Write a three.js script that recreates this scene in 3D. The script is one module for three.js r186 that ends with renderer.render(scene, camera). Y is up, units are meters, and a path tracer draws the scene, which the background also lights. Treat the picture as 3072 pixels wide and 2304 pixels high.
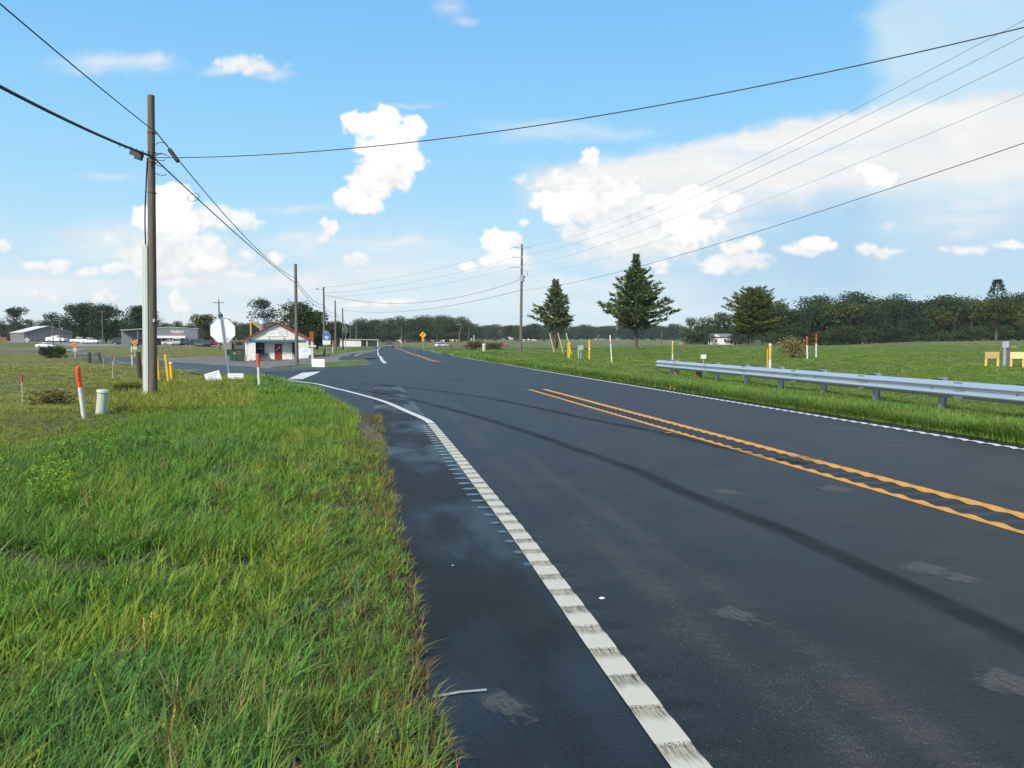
import * as THREE from 'three';
import { mergeGeometries } from 'three/addons/utils/BufferGeometryUtils.js';
import { MarchingCubes } from 'three/addons/objects/MarchingCubes.js';

// ---------------------------------------------------------------- camera, sky, sun, exposure
const scene = new THREE.Scene();
const EYE = 1.6, PITCH = THREE.MathUtils.degToRad(3.03), FOCAL = 1152 / Math.tan(THREE.MathUtils.degToRad(26));
const camera = new THREE.PerspectiveCamera(52, 4 / 3, 0.05, 6000);
camera.position.set(0, EYE, 0);
camera.rotation.x = -PITCH;
scene.add(camera);
const renderer = new THREE.WebGLRenderer({ antialias: true });
renderer.toneMapping = THREE.LinearToneMapping;
renderer.toneMappingExposure = 1.25;
renderer.shadowMap.enabled = true;
const SUN_DIR = new THREE.Vector3(-0.46, 0.56, 0.69).normalize();
const sun = new THREE.DirectionalLight(new THREE.Color(1.0, 0.93, 0.82), 4.0);
sun.position.copy(SUN_DIR).multiplyScalar(200);
sun.castShadow = true;
sun.shadow.radius = 18;
sun.shadow.mapSize.set(2048, 2048);
Object.assign(sun.shadow.camera, { left: -150, right: 150, top: 150, bottom: -150, near: 1, far: 600 });
scene.add(sun, sun.target);

// ---------------------------------------------------------------- random numbers and noise
function rng(seed) { let a = seed >>> 0; return () => { a = (a + 0x6d2b79f5) | 0; let t = Math.imul(a ^ (a >>> 15), 1 | a); t = (t + Math.imul(t ^ (t >>> 7), 61 | t)) ^ t; return ((t ^ (t >>> 14)) >>> 0) / 4294967296; }; }
const clamp = THREE.MathUtils.clamp, lerp = THREE.MathUtils.lerp;
const sst = (a, b, x) => { const t = clamp((x - a) / (b - a), 0, 1); return t * t * (3 - 2 * t); };
function hash2(x, y, s) { let h = Math.imul(x | 0, 374761393) + Math.imul(y | 0, 668265263) + Math.imul(s | 0, 1274126177); h = Math.imul(h ^ (h >>> 13), 1103515245); h ^= h >>> 16; return (h >>> 0) / 4294967296; }
function vnoise(x, y, s = 0, p = 0) {
  let xi = Math.floor(x), yi = Math.floor(y); const fx = x - xi, fy = y - yi;
  const u = fx * fx * (3 - 2 * fx), v = fy * fy * (3 - 2 * fy);
  let x1 = xi + 1, y1 = yi + 1;
  if (p) { xi = ((xi % p) + p) % p; yi = ((yi % p) + p) % p; x1 = ((x1 % p) + p) % p; y1 = ((y1 % p) + p) % p; }
  const a = hash2(xi, yi, s), b = hash2(x1, yi, s), c = hash2(xi, y1, s), d = hash2(x1, y1, s);
  return a + (b - a) * u + (c - a) * v + (a - b - c + d) * u * v;
}
function fbm(x, y, oct = 4, s = 0, p = 0) { let r = 0, a = 0.5, n = 0; for (let i = 0; i < oct; i++) { r += a * vnoise(x, y, s + i * 17, p); n += a; x *= 2; y *= 2; p *= 2; a *= 0.5; } return r / n; }

// ---------------------------------------------------------------- pixels of the photograph (3072 x 2304) to directions
const CP = Math.cos(PITCH), SP = Math.sin(PITCH);
function ray(px, py) { const x = (px - 1536) / FOCAL, y = -(py - 1152) / FOCAL; const yy = y * CP - SP, zz = CP + y * SP; return { x: x / zz, y: yy / zz }; }   // per metre of forward distance
function at(px, py, d) { const r = ray(px, py); return new THREE.Vector3(r.x * d, EYE + r.y * d, -d); }

// ---------------------------------------------------------------- the sky: clear air, cumulus, a sheet of altostratus; clouds lie in fixed directions
function makeSky() {
  const W = 4096, H = 2048, data = new Float32Array(W * H * 4);
  const grad = [[-2, .74, .86, .92], [1, .71, .85, .92], [4, .59, .81, .93], [8, .465, .765, .965], [12, .36, .70, .985], [17, .27, .62, .97], [23, .205, .53, .92], [35, .17, .46, .83], [60, .12, .37, .72], [91, .10, .33, .68]];
  const base = (el, o) => { let i = 0; while (i < grad.length - 2 && el > grad[i + 1][0]) i++; const a = grad[i], b = grad[i + 1], t = clamp((el - a[0]) / (b[0] - a[0]), 0, 1); for (let k = 0; k < 3; k++) o[k] = lerp(a[k + 1], b[k + 1], t); };
  const K = 3072 / 2212;
  // cumulus: centre x, centre y, radii (in a 2212 wide picture), crispness 0..1, brightness
  const puffs = [
    [795, 265, 62, 28, 1, 1.12], [832, 252, 36, 22, 1, 1.15], [888, 278, 30, 24, 1, 1.12], [842, 300, 72, 42, 1, 1.12], [852, 340, 62, 42, 1, 1.06], [822, 372, 58, 42, 1, 1.02], [795, 402, 50, 36, 1, 1.0], [758, 434, 38, 22, 1, 1.08], [788, 448, 42, 20, 1, 1.06], [868, 372, 32, 40, .9, 1.0], [880, 400, 14, 20, .8, .98],
    [706, 496, 20, 20, .8, .98], [690, 486, 10, 9, .8, .98], [700, 518, 14, 14, .6, .95], [655, 545, 26, 12, .3, .93],
    [375, 440, 42, 40, 1, 1.12], [352, 478, 62, 28, 1, 1.1], [402, 482, 48, 20, 1, 1.08], [312, 488, 24, 14, .9, 1.05], [520, 470, 42, 18, .6, .98], [380, 528, 120, 30, .35, .93], [300, 560, 70, 26, .4, .94], [455, 575, 34, 24, .7, .98], [250, 585, 40, 12, .6, .97], [350, 585, 60, 22, .5, .96], [390, 612, 70, 8, .4, .94], [130, 578, 30, 12, .5, .94], [190, 588, 26, 10, .5, .94], [75, 575, 30, 9, .4, .93], [100, 640, 40, 9, .4, .93], [230, 640, 30, 10, .5, .95], [385, 650, 18, 22, .4, .94], [0, 530, 22, 16, .5, .95], [510, 595, 34, 10, .4, .95], [590, 560, 20, 14, .4, .95], [60, 605, 80, 8, .3, .93],
    [770, 560, 22, 12, .6, .95], [830, 525, 120, 12, .15, .92], [640, 455, 90, 8, .15, .93],
    [1078, 522, 38, 22, 1, 1.08], [1100, 550, 42, 20, .9, 1.04], [1060, 556, 26, 14, .7, 1.0], [1118, 516, 18, 14, .8, 1.0], [1010, 572, 14, 10, .6, .97], [1098, 578, 60, 16, .3, .93], [1140, 488, 12, 10, .6, .97],
    [1282, 330, 24, 18, 1, 1.08], [1274, 345, 20, 12, .9, 1.04], [1190, 438, 40, 20, 1, 1.06], [1206, 466, 36, 26, 1, 1.06], [1262, 448, 64, 30, .8, .99], [1318, 430, 54, 20, .8, .98], [1240, 500, 40, 20, .4, .95], [1162, 450, 12, 10, .8, 1.02], [1490, 418, 50, 18, 1, 1.12], [1472, 446, 52, 34, 1, 1.14], [1476, 490, 56, 28, 1, 1.15], [1432, 434, 40, 20, .9, 1.06], [1545, 436, 64, 18, .6, 1.0], [1400, 470, 50, 24, .5, .97], [1370, 520, 70, 34, .3, .93], [1340, 495, 40, 30, .4, .95],
    [1890, 378, 40, 22, 1, 1.12], [1874, 368, 22, 12, .9, 1.06], [1850, 382, 26, 8, .4, .97], [1590, 528, 46, 22, .7, 1.0], [1565, 560, 52, 20, .5, .97], [1535, 578, 30, 10, .4, .95], [1762, 528, 46, 14, .8, 1.0], [1730, 542, 46, 9, .6, .96], [1892, 540, 34, 14, .6, .98], [1915, 482, 14, 10, .2, .94], [1935, 540, 30, 8, .4, .95], [2090, 540, 54, 9, .5, .95], [2185, 532, 44, 12, .5, .97], [1420, 575, 20, 12, .4, .95],
    [240, 138, 130, 22, .25, .92], [340, 130, 30, 18, .2, .92], [540, 140, 62, 20, .4, .94], [590, 158, 40, 14, .3, .93], [472, 155, 36, 12, .25, .93], [972, 14, 34, 24, .12, .84], [1000, 48, 26, 12, .12, .84], [870, 226, 70, 6, .1, .85], [230, 382, 70, 7, .12, .9], [160, 515, 40, 16, .1, .72], [820, 655, 60, 8, .4, .94], [1300, 452, 130, 46, .5, .97], [1400, 500, 150, 60, .4, .95], [1560, 470, 120, 44, .3, .94], [1330, 545, 120, 34, .3, .93], [1250, 400, 120, 30, .4, .95], [1600, 560, 60, 22, .5, .97], [300, 520, 150, 50, .3, .93], [420, 560, 120, 50, .35, .94], [150, 620, 160, 24, .3, .93], [560, 620, 160, 26, .3, .93], [830, 600, 160, 26, .2, .93], [2080, 470, 130, 60, .2, .92], [2150, 380, 160, 60, .3, .93], [640, 520, 60, 20, .3, .94], [450, 470, 60, 22, .5, .98],
  ].map(([x, y, a, b, c, v]) => [x * K, y * K, a * K, b * K, c, v]);
  const col = [0, 0, 0], q = [0, 0, 0];
  function inFrame(px, py, o) {
    const wx = px + 46 * (fbm(px / 95, py / 95, 4, 3) - .5) + 14 * (fbm(px / 20, py / 20, 3, 61) - .5);
    const wy = py + 40 * (fbm(px / 95, py / 95, 4, 31) - .5) + 12 * (fbm(px / 20, py / 20, 3, 67) - .5);
    const D = 1 / K, X = wx * D, Y = wy * D;
    // shaded grey-blue air under the sheet at the right
    const shade = sst(1150, 1750, X) * sst(380, 460, Y) * (1 - sst(600, 720, Y)) * (.55 + .6 * (fbm(X / 260, Y / 70, 4, 90) - .3));
    q[0] = .43; q[1] = .66; q[2] = .87; for (let k = 0; k < 3; k++) o[k] = lerp(o[k], q[k], clamp(shade * 1.35, 0, .92));
    // hazy low cloud everywhere near the horizon
    const lowAll = sst(430, 640, Y) * clamp(.25 + 1.5 * (fbm(X / 210, Y / 34, 5, 12) - .36), 0, 1) * (1 - .8 * sst(1300, 1800, X));
    q[0] = .89; q[1] = .915; q[2] = .925; for (let k = 0; k < 3; k++) o[k] = lerp(o[k], q[k], .75 * lowAll);
    // thin veil in the upper right
    const vx = 1880 + 70 * (fbm(Y / 60, X / 200, 4, 44) - .5) - sst(120, 0, Y) * 30 + sst(40, 0, Y) * 60;
    const veil = sst(vx - 45, vx + 50, X) * (1 - .5 * sst(300, 520, Y)) * (.72 + .35 * (fbm(X / 300, Y / 90, 4, 71) - .5));
    q[0] = .66; q[1] = .84; q[2] = .93; for (let k = 0; k < 3; k++) o[k] = lerp(o[k], q[k], clamp(veil, 0, .85));
    // the altostratus sheet slanting up to the right
    const top = 372 - (X - 1130) * .13 - sst(1250, 1800, X) * 34 + 26 * (fbm(X / 70, Y / 40, 4, 22) - .5), bot = 440 - sst(1600, 2212, X) * 60 + 60 * (fbm(X / 120, Y / 60, 4, 25) - .5);
    const sheet = 1.15 * sst(top - 22, top + 16, Y) * (1 - sst(bot - 40, bot + 50, Y)) * sst(1080, 1260, X) * (.8 + .7 * (fbm(X / 240, Y / 36, 5, 23) - .42));
    { const st = fbm(X / 130, Y / 26, 5, 29) - .5; q[0] = .9 + .2 * st; q[1] = .905 + .17 * st; q[2] = .905 + .13 * st; } for (let k = 0; k < 3; k++) o[k] = lerp(o[k], q[k], clamp(sheet, 0, .97));
    const pale = sst(330, 300, Y - (X - 1000) * -.05) * sst(250, 290, Y) * sst(960, 1100, X) * (1 - sst(1330, 1480, X)) * clamp(1.6 * (fbm(X / 150, Y / 26, 4, 95) - .3), 0, 1);
    q[0] = .82; q[1] = .89; q[2] = .93; for (let k = 0; k < 3; k++) o[k] = lerp(o[k], q[k], .7 * pale);
    // cumulus: crisp towers over softer, thinner heaps
    let F = -9, cv = 0, up = 0, F2 = -9, v2 = 0, u2 = 0;
    const n1 = fbm(px / 46, py / 38, 6, 8), nb = 1 - Math.abs(2 * vnoise(px / 30, py / 26, 77) - 1), nc = 1 - Math.abs(2 * vnoise(px / 13, py / 12, 78) - 1), nd = 1 - Math.abs(2 * vnoise(px / 6.5, py / 6, 79) - 1);
    const bump = .95 * (n1 - .5) + .26 * (nb - .5) + .14 * (nc - .5) + .07 * (nd - .5);
    for (const p of puffs) {
      const dx = (wx - p[0]) / p[2], dy = (wy - p[1]) / p[3], r2 = dx * dx + dy * dy; if (r2 > 4) continue;
      const r = Math.sqrt(r2), hard = p[4], w = Math.exp(-3 * r2);
      if (hard > .65) { F = Math.max(F, 1.06 - r); cv += w * (p[5] - .1 * dy); up += w; }
      else if (hard > .3) { F2 = Math.max(F2, (1.1 - r) * (.6 + .5 * hard)); v2 += w * (p[5] - .06 * dy); u2 += w; }
      else { const a = (1 - sst(.2 * hard, 1.6, r)) * (.5 + .5 * hard), n = .5 + 1.5 * (fbm(px / 80, py / 22, 5, 5) - .32); for (let k = 0; k < 3; k++) o[k] = lerp(o[k], p[5] * [.99, .99, .985][k], clamp(a * n, 0, .9)); }
    }
    const paint = (f, lit, lo, hi, most) => {
      const al = most * sst(lo, hi, f), v = lit - .05 + .22 * (n1 - .48) + .10 * (nb - .6) + .05 * (nc - .5) + .05 * sst(.1, .6, f), g = clamp((.98 - v) * 3, 0, 1);
      q[0] = lerp(v, .82, g * .55); q[1] = lerp(v * .995, .865, g * .55); q[2] = lerp(v * .985, .91, g * .55); for (let k = 0; k < 3; k++) o[k] = lerp(o[k], q[k], al);
    };
    if (F2 > -.7) paint(F2 + bump * .9, u2 > 0 ? v2 / u2 : .95, -.12, .42, .86);
    if (F > -.7) paint(F + bump, up > 0 ? cv / up : 1, -.07, .26, 1);
  }
  for (let j = 0; j < H; j++) {
    const el = ((j + .5) / H - .5) * 180; if (el < -3) { for (let i = 0; i < W; i++) { const at4 = (j * W + i) * 4; data[at4] = .3; data[at4 + 1] = .33; data[at4 + 2] = .3; data[at4 + 3] = 1; } continue; }
    const er = el * Math.PI / 180, ce = Math.cos(er), se = Math.sin(er);
    for (let i = 0; i < W; i++) {
      const th = ((i + .5) / W - .5) * 2 * Math.PI, dx = Math.cos(th) * ce, dz = Math.sin(th) * ce, o4 = (j * W + i) * 4;
      base(el, col);
      let px = 1e9, py = 0, inside = 0;
      if (dz < -.35) { const zc = -dz * CP - se * SP, yc = se * CP + -dz * SP * 1; const z2 = -dz * CP - se * SP; px = 1536 + FOCAL * dx / z2; py = 1152 - FOCAL * (se * CP - dz * SP) / z2; inside = sst(-500, -150, px) * (1 - sst(3222, 3572, px)) * sst(-420, -120, py); }
      if (inside < 1) {   // outside the frame: the same kind of sky goes on
        if ((i & 3) === 0 || inside > 0) {
          const k = 1 / (se + .12), cx = dx * k * 2.4, cz = dz * k * 2.4;
          const d = sst(.5, .68, fbm(cx + 9, cz + 4, 6, 200)), v = .97 + .25 * (fbm(cx * 3, cz * 3, 4, 230) - .5);
          q[0] = lerp(col[0], v * .985, d * .85); q[1] = lerp(col[1], v, d * .85); q[2] = lerp(col[2], v, d * .85);
        }
        const s0 = q[0], s1 = q[1], s2 = q[2];
        if (inside > 0) { inFrame(px, py, col); col[0] = lerp(s0, col[0], inside); col[1] = lerp(s1, col[1], inside); col[2] = lerp(s2, col[2], inside); q[0] = s0; q[1] = s1; q[2] = s2; } else { col[0] = s0; col[1] = s1; col[2] = s2; }
      } else inFrame(px, py, col);
      data[o4] = col[0] * .8; data[o4 + 1] = col[1] * .8; data[o4 + 2] = col[2] * .8; data[o4 + 3] = 1;
    }
  }
  const t = new THREE.DataTexture(data, W, H, THREE.RGBAFormat, THREE.FloatType);
  t.mapping = THREE.EquirectangularReflectionMapping; t.magFilter = THREE.LinearFilter; t.minFilter = THREE.LinearFilter; t.needsUpdate = true;
  return t;
}
const skyMap = makeSky();
scene.background = skyMap;
scene.environment = skyMap;

// ---------------------------------------------------------------- builders
const V3 = (x, y, z) => new THREE.Vector3(x, y, z);
const lin = (r, g, b) => new THREE.Color().setRGB(r, g, b);
function mat(c, roughness = .8, extra = {}) { return new THREE.MeshStandardMaterial({ color: Array.isArray(c) ? lin(...c) : c, roughness, side: THREE.DoubleSide, ...extra }); }
const taken = {};
function numbered(name) { const n = taken[name] = (taken[name] ?? -1) + 1; return n ? `${name}_${String(n).padStart(3, '0')}` : name; }
function norm(g) { if (g.index) g = g.toNonIndexed(); for (const k of Object.keys(g.attributes)) if (!['position', 'normal', 'uv', 'color'].includes(k)) g.deleteAttribute(k); return g; }
function obj(name, geos, m, parent) {
  const list = (Array.isArray(geos) ? geos : [geos]).map(norm); const g = list.length > 1 ? mergeGeometries(list) : list[0];
  const o = new THREE.Mesh(g, m); o.name = name; o.castShadow = o.receiveShadow = true; (parent ?? scene).add(o); return o;
}
function tag(o, label, category, group, kind) { o.userData.label = label; if (category) o.userData.category = category; if (group) o.userData.group = group; if (kind) o.userData.kind = kind; return o; }
function thing(name, label, category, pos = [0, 0, 0], turn = 0, group) {
  const o = new THREE.Group(); o.name = numbered(name); o.position.set(...(pos.isVector3 ? pos.toArray() : pos)); o.rotation.y = turn; scene.add(o); return tag(o, label, category, group);
}
function single(name, geos, m, label, category, group) { const o = obj(numbered(name), geos, m); return tag(o, label, category, group); }
function structure(name, label) { const o = new THREE.Group(); o.name = name; scene.add(o); return tag(o, label, null, null, 'structure'); }
function copyOf(o, name, label, group) { const c = o.clone(); c.name = numbered(name); scene.add(c); c.userData = { ...o.userData }; if (label) c.userData.label = label; if (group) c.userData.group = group; return c; }
function box(w, h, d, x = 0, y = 0, z = 0, rx = 0, ry = 0, rz = 0) { const g = new THREE.BoxGeometry(w, h, d); if (rx || ry || rz) g.applyMatrix4(new THREE.Matrix4().makeRotationFromEuler(new THREE.Euler(rx, ry, rz))); g.translate(x, y, z); return g; }
function cyl(r0, r1, h, x = 0, y = 0, z = 0, seg = 12, open = false) { const g = new THREE.CylinderGeometry(r1, r0, h, seg, 1, open); g.translate(x, y + h / 2, z); return g; }   // y is the foot
function bar(a, b, r, seg = 8, r1 = r) { const d = b.clone().sub(a), g = new THREE.CylinderGeometry(r1, r, d.length(), seg); g.applyQuaternion(new THREE.Quaternion().setFromUnitVectors(V3(0, 1, 0), d.clone().normalize())); g.translate((a.x + b.x) / 2, (a.y + b.y) / 2, (a.z + b.z) / 2); return g; }
function beam(a, b, w, h) { const d = b.clone().sub(a), g = new THREE.BoxGeometry(w, d.length(), h); g.applyQuaternion(new THREE.Quaternion().setFromUnitVectors(V3(0, 1, 0), d.clone().normalize())); g.translate((a.x + b.x) / 2, (a.y + b.y) / 2, (a.z + b.z) / 2); return g; }
function extrude(pts, depth, bevel = 0) { const s = new THREE.Shape(pts.map(([x, y]) => new THREE.Vector2(x, y))); const g = new THREE.ExtrudeGeometry(s, { depth: depth - 2 * bevel, bevelEnabled: bevel > 0, bevelSize: bevel, bevelThickness: bevel, bevelSegments: 2 }); g.translate(0, 0, -depth / 2 + bevel); return g; }
function lathe(pts, seg = 16) { return new THREE.LatheGeometry(pts.map(([r, y]) => new THREE.Vector2(r, y)), seg); }
function mapUV(g, fu, fv) { const p = g.attributes.position, uv = new Float32Array(p.count * 2); for (let i = 0; i < p.count; i++) { uv[2 * i] = fu(p.getX(i), p.getY(i), p.getZ(i)); uv[2 * i + 1] = fv(p.getX(i), p.getY(i), p.getZ(i)); } g.setAttribute('uv', new THREE.BufferAttribute(uv, 2)); return g; }
function tex(n, f, srgb = true, m = n) {   // f(u 0..1, v 0..1) -> [r, g, b] 0..255
  const d = new Uint8Array(n * m * 4); for (let j = 0; j < m; j++) for (let i = 0; i < n; i++) { const c = f((i + .5) / n, (j + .5) / m, i, j), k = (j * n + i) * 4; d[k] = clamp(c[0], 0, 255); d[k + 1] = clamp(c[1], 0, 255); d[k + 2] = clamp(c[2], 0, 255); d[k + 3] = 255; }
  const t = new THREE.DataTexture(d, n, m); t.wrapS = t.wrapT = THREE.RepeatWrapping; t.magFilter = THREE.LinearFilter; t.minFilter = THREE.LinearMipmapLinearFilter; if (srgb) t.colorSpace = THREE.SRGBColorSpace; t.needsUpdate = true; return t;
}
function print(w, h, draw) { const c = document.createElement('canvas'); c.width = w; c.height = h; draw(c.getContext('2d'), w, h); const t = new THREE.CanvasTexture(c); t.colorSpace = THREE.SRGBColorSpace; return t; }
const toSRGB = (v) => 255 * (v <= .0031308 ? 12.92 * v : 1.055 * Math.pow(v, 1 / 2.4) - .055);

// ---------------------------------------------------------------- the lie of the land, from points of known distance
const knots = [];
{
  const add = (x, z, h) => knots.push([Math.atan2(x, -z), Math.log(Math.hypot(x, z)), h]);
  const pix = [
    [130, 1257, 19], [20, 1290, 17], [300, 1210, 25], [455, 1188, 25], [777, 1160, 30], [690, 1141, 33], [230, 1208, 34], [62, 1230, 31], [0, 1180, 42], [100, 1150, 50], [100, 1100, 80], [250, 1130, 55], [396, 1104, 70], [420, 1145, 41],
    [160, 1076, 140], [224, 1074, 135], [405, 1072, 128], [0, 1050, 195], [60, 1048, 200], [135, 1045, 217], [120, 1027, 250], [20, 1023, 290], [260, 1030, 262], [330, 1034, 240], [520, 1037, 220], [600, 1037, 215], [650, 1040, 205], [560, 1042, 180], [500, 1060, 130], [650, 1056, 140],
    [466, 1102, 60], [466, 1075, 100], [600, 1121, 46], [600, 1072, 105], [700, 1110, 52], [833, 1083, 97], [745, 1085, 97], [920, 1078, 99], [640, 1078, 100], [830, 1060, 130], [890, 1097, 70], [935, 1093, 64], [700, 1050, 150], [750, 1040, 220],
    [968, 1067, 103], [1007, 1054, 140], [1029, 1049, 175], [1060, 1040, 230], [950, 1052, 150], [850, 1038, 240],
    [1325, 1041, 290], [1508, 1039, 345], [1800, 1038.5, 400], [2000, 1037, 440], [1250, 1029, 420], [1300, 1026, 480], [1434, 1018, 520], [1560, 1018, 520], [1700, 1027, 500], [1130, 1030, 400], [1420, 1049, 130], [1270, 1048, 150], [1354, 1062, 105], [1562, 1059, 95], [1452, 1055, 100], [1667, 1047, 110], [1907, 1048.5, 105],
    [1709, 1077, 68], [1768, 1082, 60], [1841, 1089, 55], [2020, 1088, 62], [2310, 1112, 47], [2423, 1079, 62], [2449, 1073, 66], [3020, 1102, 52], [2600, 1060, 90], [3000, 1060, 85], [2600, 1045, 140], [3000, 1040, 140], [2100, 1050, 120], [2258, 1039, 162], [2987, 1024, 184], [2172, 1034, 240], [2400, 1036, 250], [2700, 1031, 250], [3050, 1022, 250], [3300, 1020, 250], [1750, 1034, 300], [2000, 1034, 300],
    [600, 1024, 420], [100, 1018, 420], [900, 1024, 500], [1700, 1020, 850], [1100, 1020, 850], [2300, 1020, 600], [2900, 1010, 500],
  ];
  for (const [px, py, d] of pix) { const p = at(px, py, d); add(p.x, p.z, p.y); }
  for (let a = -180; a < 180; a += 12) { const r = a * Math.PI / 180; for (const d of [1, 2.5, 6, 11]) add(Math.sin(r) * d, -Math.cos(r) * d, 0); if (Math.abs(a) > 45) for (const d of [25, 60, 150, 400]) add(Math.sin(r) * d, -Math.cos(r) * d, 0); add(Math.sin(r) * 1600, -Math.cos(r) * 1600, 6); }
}
const PSI = THREE.MathUtils.degToRad(-10.46), UX = Math.sin(PSI), UZ = -Math.cos(PSI), NX = Math.cos(PSI), NZ = Math.sin(PSI);
// road axis: arc length s from the camera's foot, t metres to its right
const axis = [];
{ let x = -40 * UX, z = -40 * UZ, h = PSI; for (let s = -40; s <= 640; s += 1) { axis.push([x, z, h]); const k = s < 60 ? 0 : s < 220 ? 1.88e-4 : s < 450 ? .0053 : 0; h += k; x += Math.sin(h); z -= Math.cos(h); } }
function road(s, t) { const i = clamp(Math.floor(s + 40), 0, axis.length - 2), f = s + 40 - i, a = axis[i], b = axis[i + 1], h = lerp(a[2], b[2], f); return [lerp(a[0], b[0], f) + Math.cos(h) * t, lerp(a[1], b[1], f) + Math.sin(h) * t]; }
for (const s of [10, 16, 24, 34, 48, 65, 85, 110, 140, 175, 212]) for (const t of [-2, 5, 11]) { const [x, z] = road(s, t); knots.push([Math.atan2(x, -z), Math.log(Math.hypot(x, z)), s < 65 ? 0 : .25 * (s - 65) / 147]); }
for (const s of [8, 14, 20, 28, 37]) for (const t of [13.5, 17]) { const [x, z] = road(s, t); knots.push([Math.atan2(x, -z), Math.log(Math.hypot(x, z)), 0]); }
function H(x, z) {
  const a = Math.atan2(x, -z), l = Math.log(Math.hypot(x, z) + 1e-6); let n = 0, w = 0;
  for (const k of knots) { let da = Math.abs(a - k[0]); if (da > Math.PI) da = 2 * Math.PI - da; da /= .13; const dl = (l - k[1]) / .24, r2 = da * da + dl * dl + .03, q = 1 / (r2 * r2 * Math.sqrt(r2)); n += q * k[2]; w += q; }
  return n / w;
}
function ground(px, py) {   // where the ray through a pixel meets the land
  const r = ray(px, py); let d = .5, pd = .5, pe = 1;
  while (d < 1200) { const e = EYE + r.y * d - H(r.x * d, -d); if (e < 0) { const f = pe / (pe - e); d = lerp(pd, d, f); break; } pd = d; pe = e; d *= 1.02; }
  return V3(r.x * d, H(r.x * d, -d), -d);
}
const foot = (px, d) => { const r = ray(px, 1040), x = r.x * d; return V3(x, H(x, -d), -d); };          // on the ground below a pixel column at distance d
const facing = (p) => Math.atan2(-p.x, -p.z);

// ---------------------------------------------------------------- paved areas
const poly = (list) => list.map(([x, y]) => { const g = ground(x, y); return [g.x, g.z]; });
const inPoly = (P, x, z) => { let c = false; for (let i = 0, j = P.length - 1; i < P.length; j = i++) { const [xi, zi] = P[i], [xj, zj] = P[j]; if ((zi > z) !== (zj > z) && x < (xj - xi) * (z - zi) / (zj - zi) + xi) c = !c; } return c; };
const EDGE = .17, REDGE = 10.2;
function roadST(x, z) { let s = x * UX + z * UZ, t = x * NX + z * NZ; if (s > 60) { const i = clamp(Math.round(s), 0, 598); for (let k = 0; k < 4; k++) { const j = clamp(Math.floor(s + 40), 0, axis.length - 1), a = axis[j], dx = x - a[0], dz = z - a[1]; s = j - 40 + dx * Math.sin(a[2]) - dz * Math.cos(a[2]); t = dx * Math.cos(a[2]) + dz * Math.sin(a[2]); } } return [s, t]; }
const sideP = poly([[190, 1052], [271, 1064], [339, 1083], [390, 1095], [466, 1103], [515, 1110], [600, 1121], [700, 1131], [795, 1136], [797, 1106], [853, 1105], [805, 1104], [880, 1097], [939, 1091.5], [1015, 1085], [1099, 1077.6], [1129, 1076], [1128, 1048], [1100, 1051], [1042, 1059], [988, 1067], [940, 1071], [925, 1068], [715, 1068], [600, 1072], [466, 1075], [390, 1072], [300, 1061], [230, 1053]]);
const aprG = [[1120, 1318], [1111, 1292], [1056, 1236], [972, 1194], [889, 1164], [847, 1146], [820, 1137], [795, 1136], [797, 1106], [853, 1105], [966, 1103.6], [1081, 1095.7], [1127, 1089]];
const apron = poly(aprG); { const [s0] = roadST(...apron[0]), [s1] = roadST(...apron[apron.length - 1]); for (let s = s1; s >= s0 - .6; s -= 3) apron.push(road(s, EDGE)); }
const mouthP = poly([[1015.7, 1081], [1017.5, 1075.8], [1050, 1065], [1117, 1056], [1129, 1053], [1129, 1076], [1099, 1077.6]]);
const islandP = poly([[805, 1104], [880, 1097], [939, 1091.5], [1015, 1085], [1099, 1077.6], [1127, 1089], [1081, 1095.7], [966, 1103.6], [853, 1105]]);
const apronS = [roadST(...poly([[1120, 1318]])[0])[0] - .4, roadST(...poly([[1127, 1089]])[0])[0]];
function paved(x, z, pad = 0) { const [s, t] = roadST(x, z); if (s > -40 && s < 590 && t > EDGE - pad && t < REDGE + pad) return true; return inPoly(apron, x, z) || inPoly(sideP, x, z); }

// ---------------------------------------------------------------- textures of the ground
const soilT = tex(512, (u, v) => { const a = fbm(u * 8, v * 8, 5, 1, 8), b = fbm(u * 64, v * 64, 2, 9, 64), k = .55 + .55 * a + .5 * (b - .5); return [190 * k, 190 * k, 180 * k]; });
const asphT = tex(1024, (u, v, i, j) => { const a = fbm(u * 10, v * 10, 5, 2, 10), g = hash2(i, j, 5), st = fbm(u * 40, v * 3, 3, 8, 40); let k = 128 + 90 * (a - .5) + 60 * (hash2(i >> 1, j >> 1, 6) - .5) + 50 * (g - .5) + 24 * (st - .5); const sp = hash2(i >> 1, j >> 1, 11); if (sp > .98) k += 70 + 110 * hash2(i >> 1, j >> 1, 12); else if (sp < .03) k *= .6; const w = fbm(u * 5 + 3, v * 5, 4, 14, 5) - .5; return [k * (1 + .16 * w), k, k * (1 - .16 * w)]; });
const asphB = tex(512, (u, v, i, j) => { const k = 128 + 90 * (hash2(i, j, 21) - .5) + 70 * (hash2(i >> 1, j >> 1, 22) - .5) + 60 * (fbm(u * 30, v * 30, 3, 4, 30) - .5); return [k, k, k]; }, false);
const wetR = tex(512, (u, v, i, j) => { const w = fbm(u * 5, v * 5, 6, 41, 5), k = 255 * (.52 + .4 * sst(.34, .62, w) + .12 * (hash2(i, j, 3) - .5)); return [k, k, k]; }, false);
wetR.repeat.set(.3, .12);
asphT.repeat.set(.25, .25); asphB.repeat.set(.5, .5);

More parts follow.
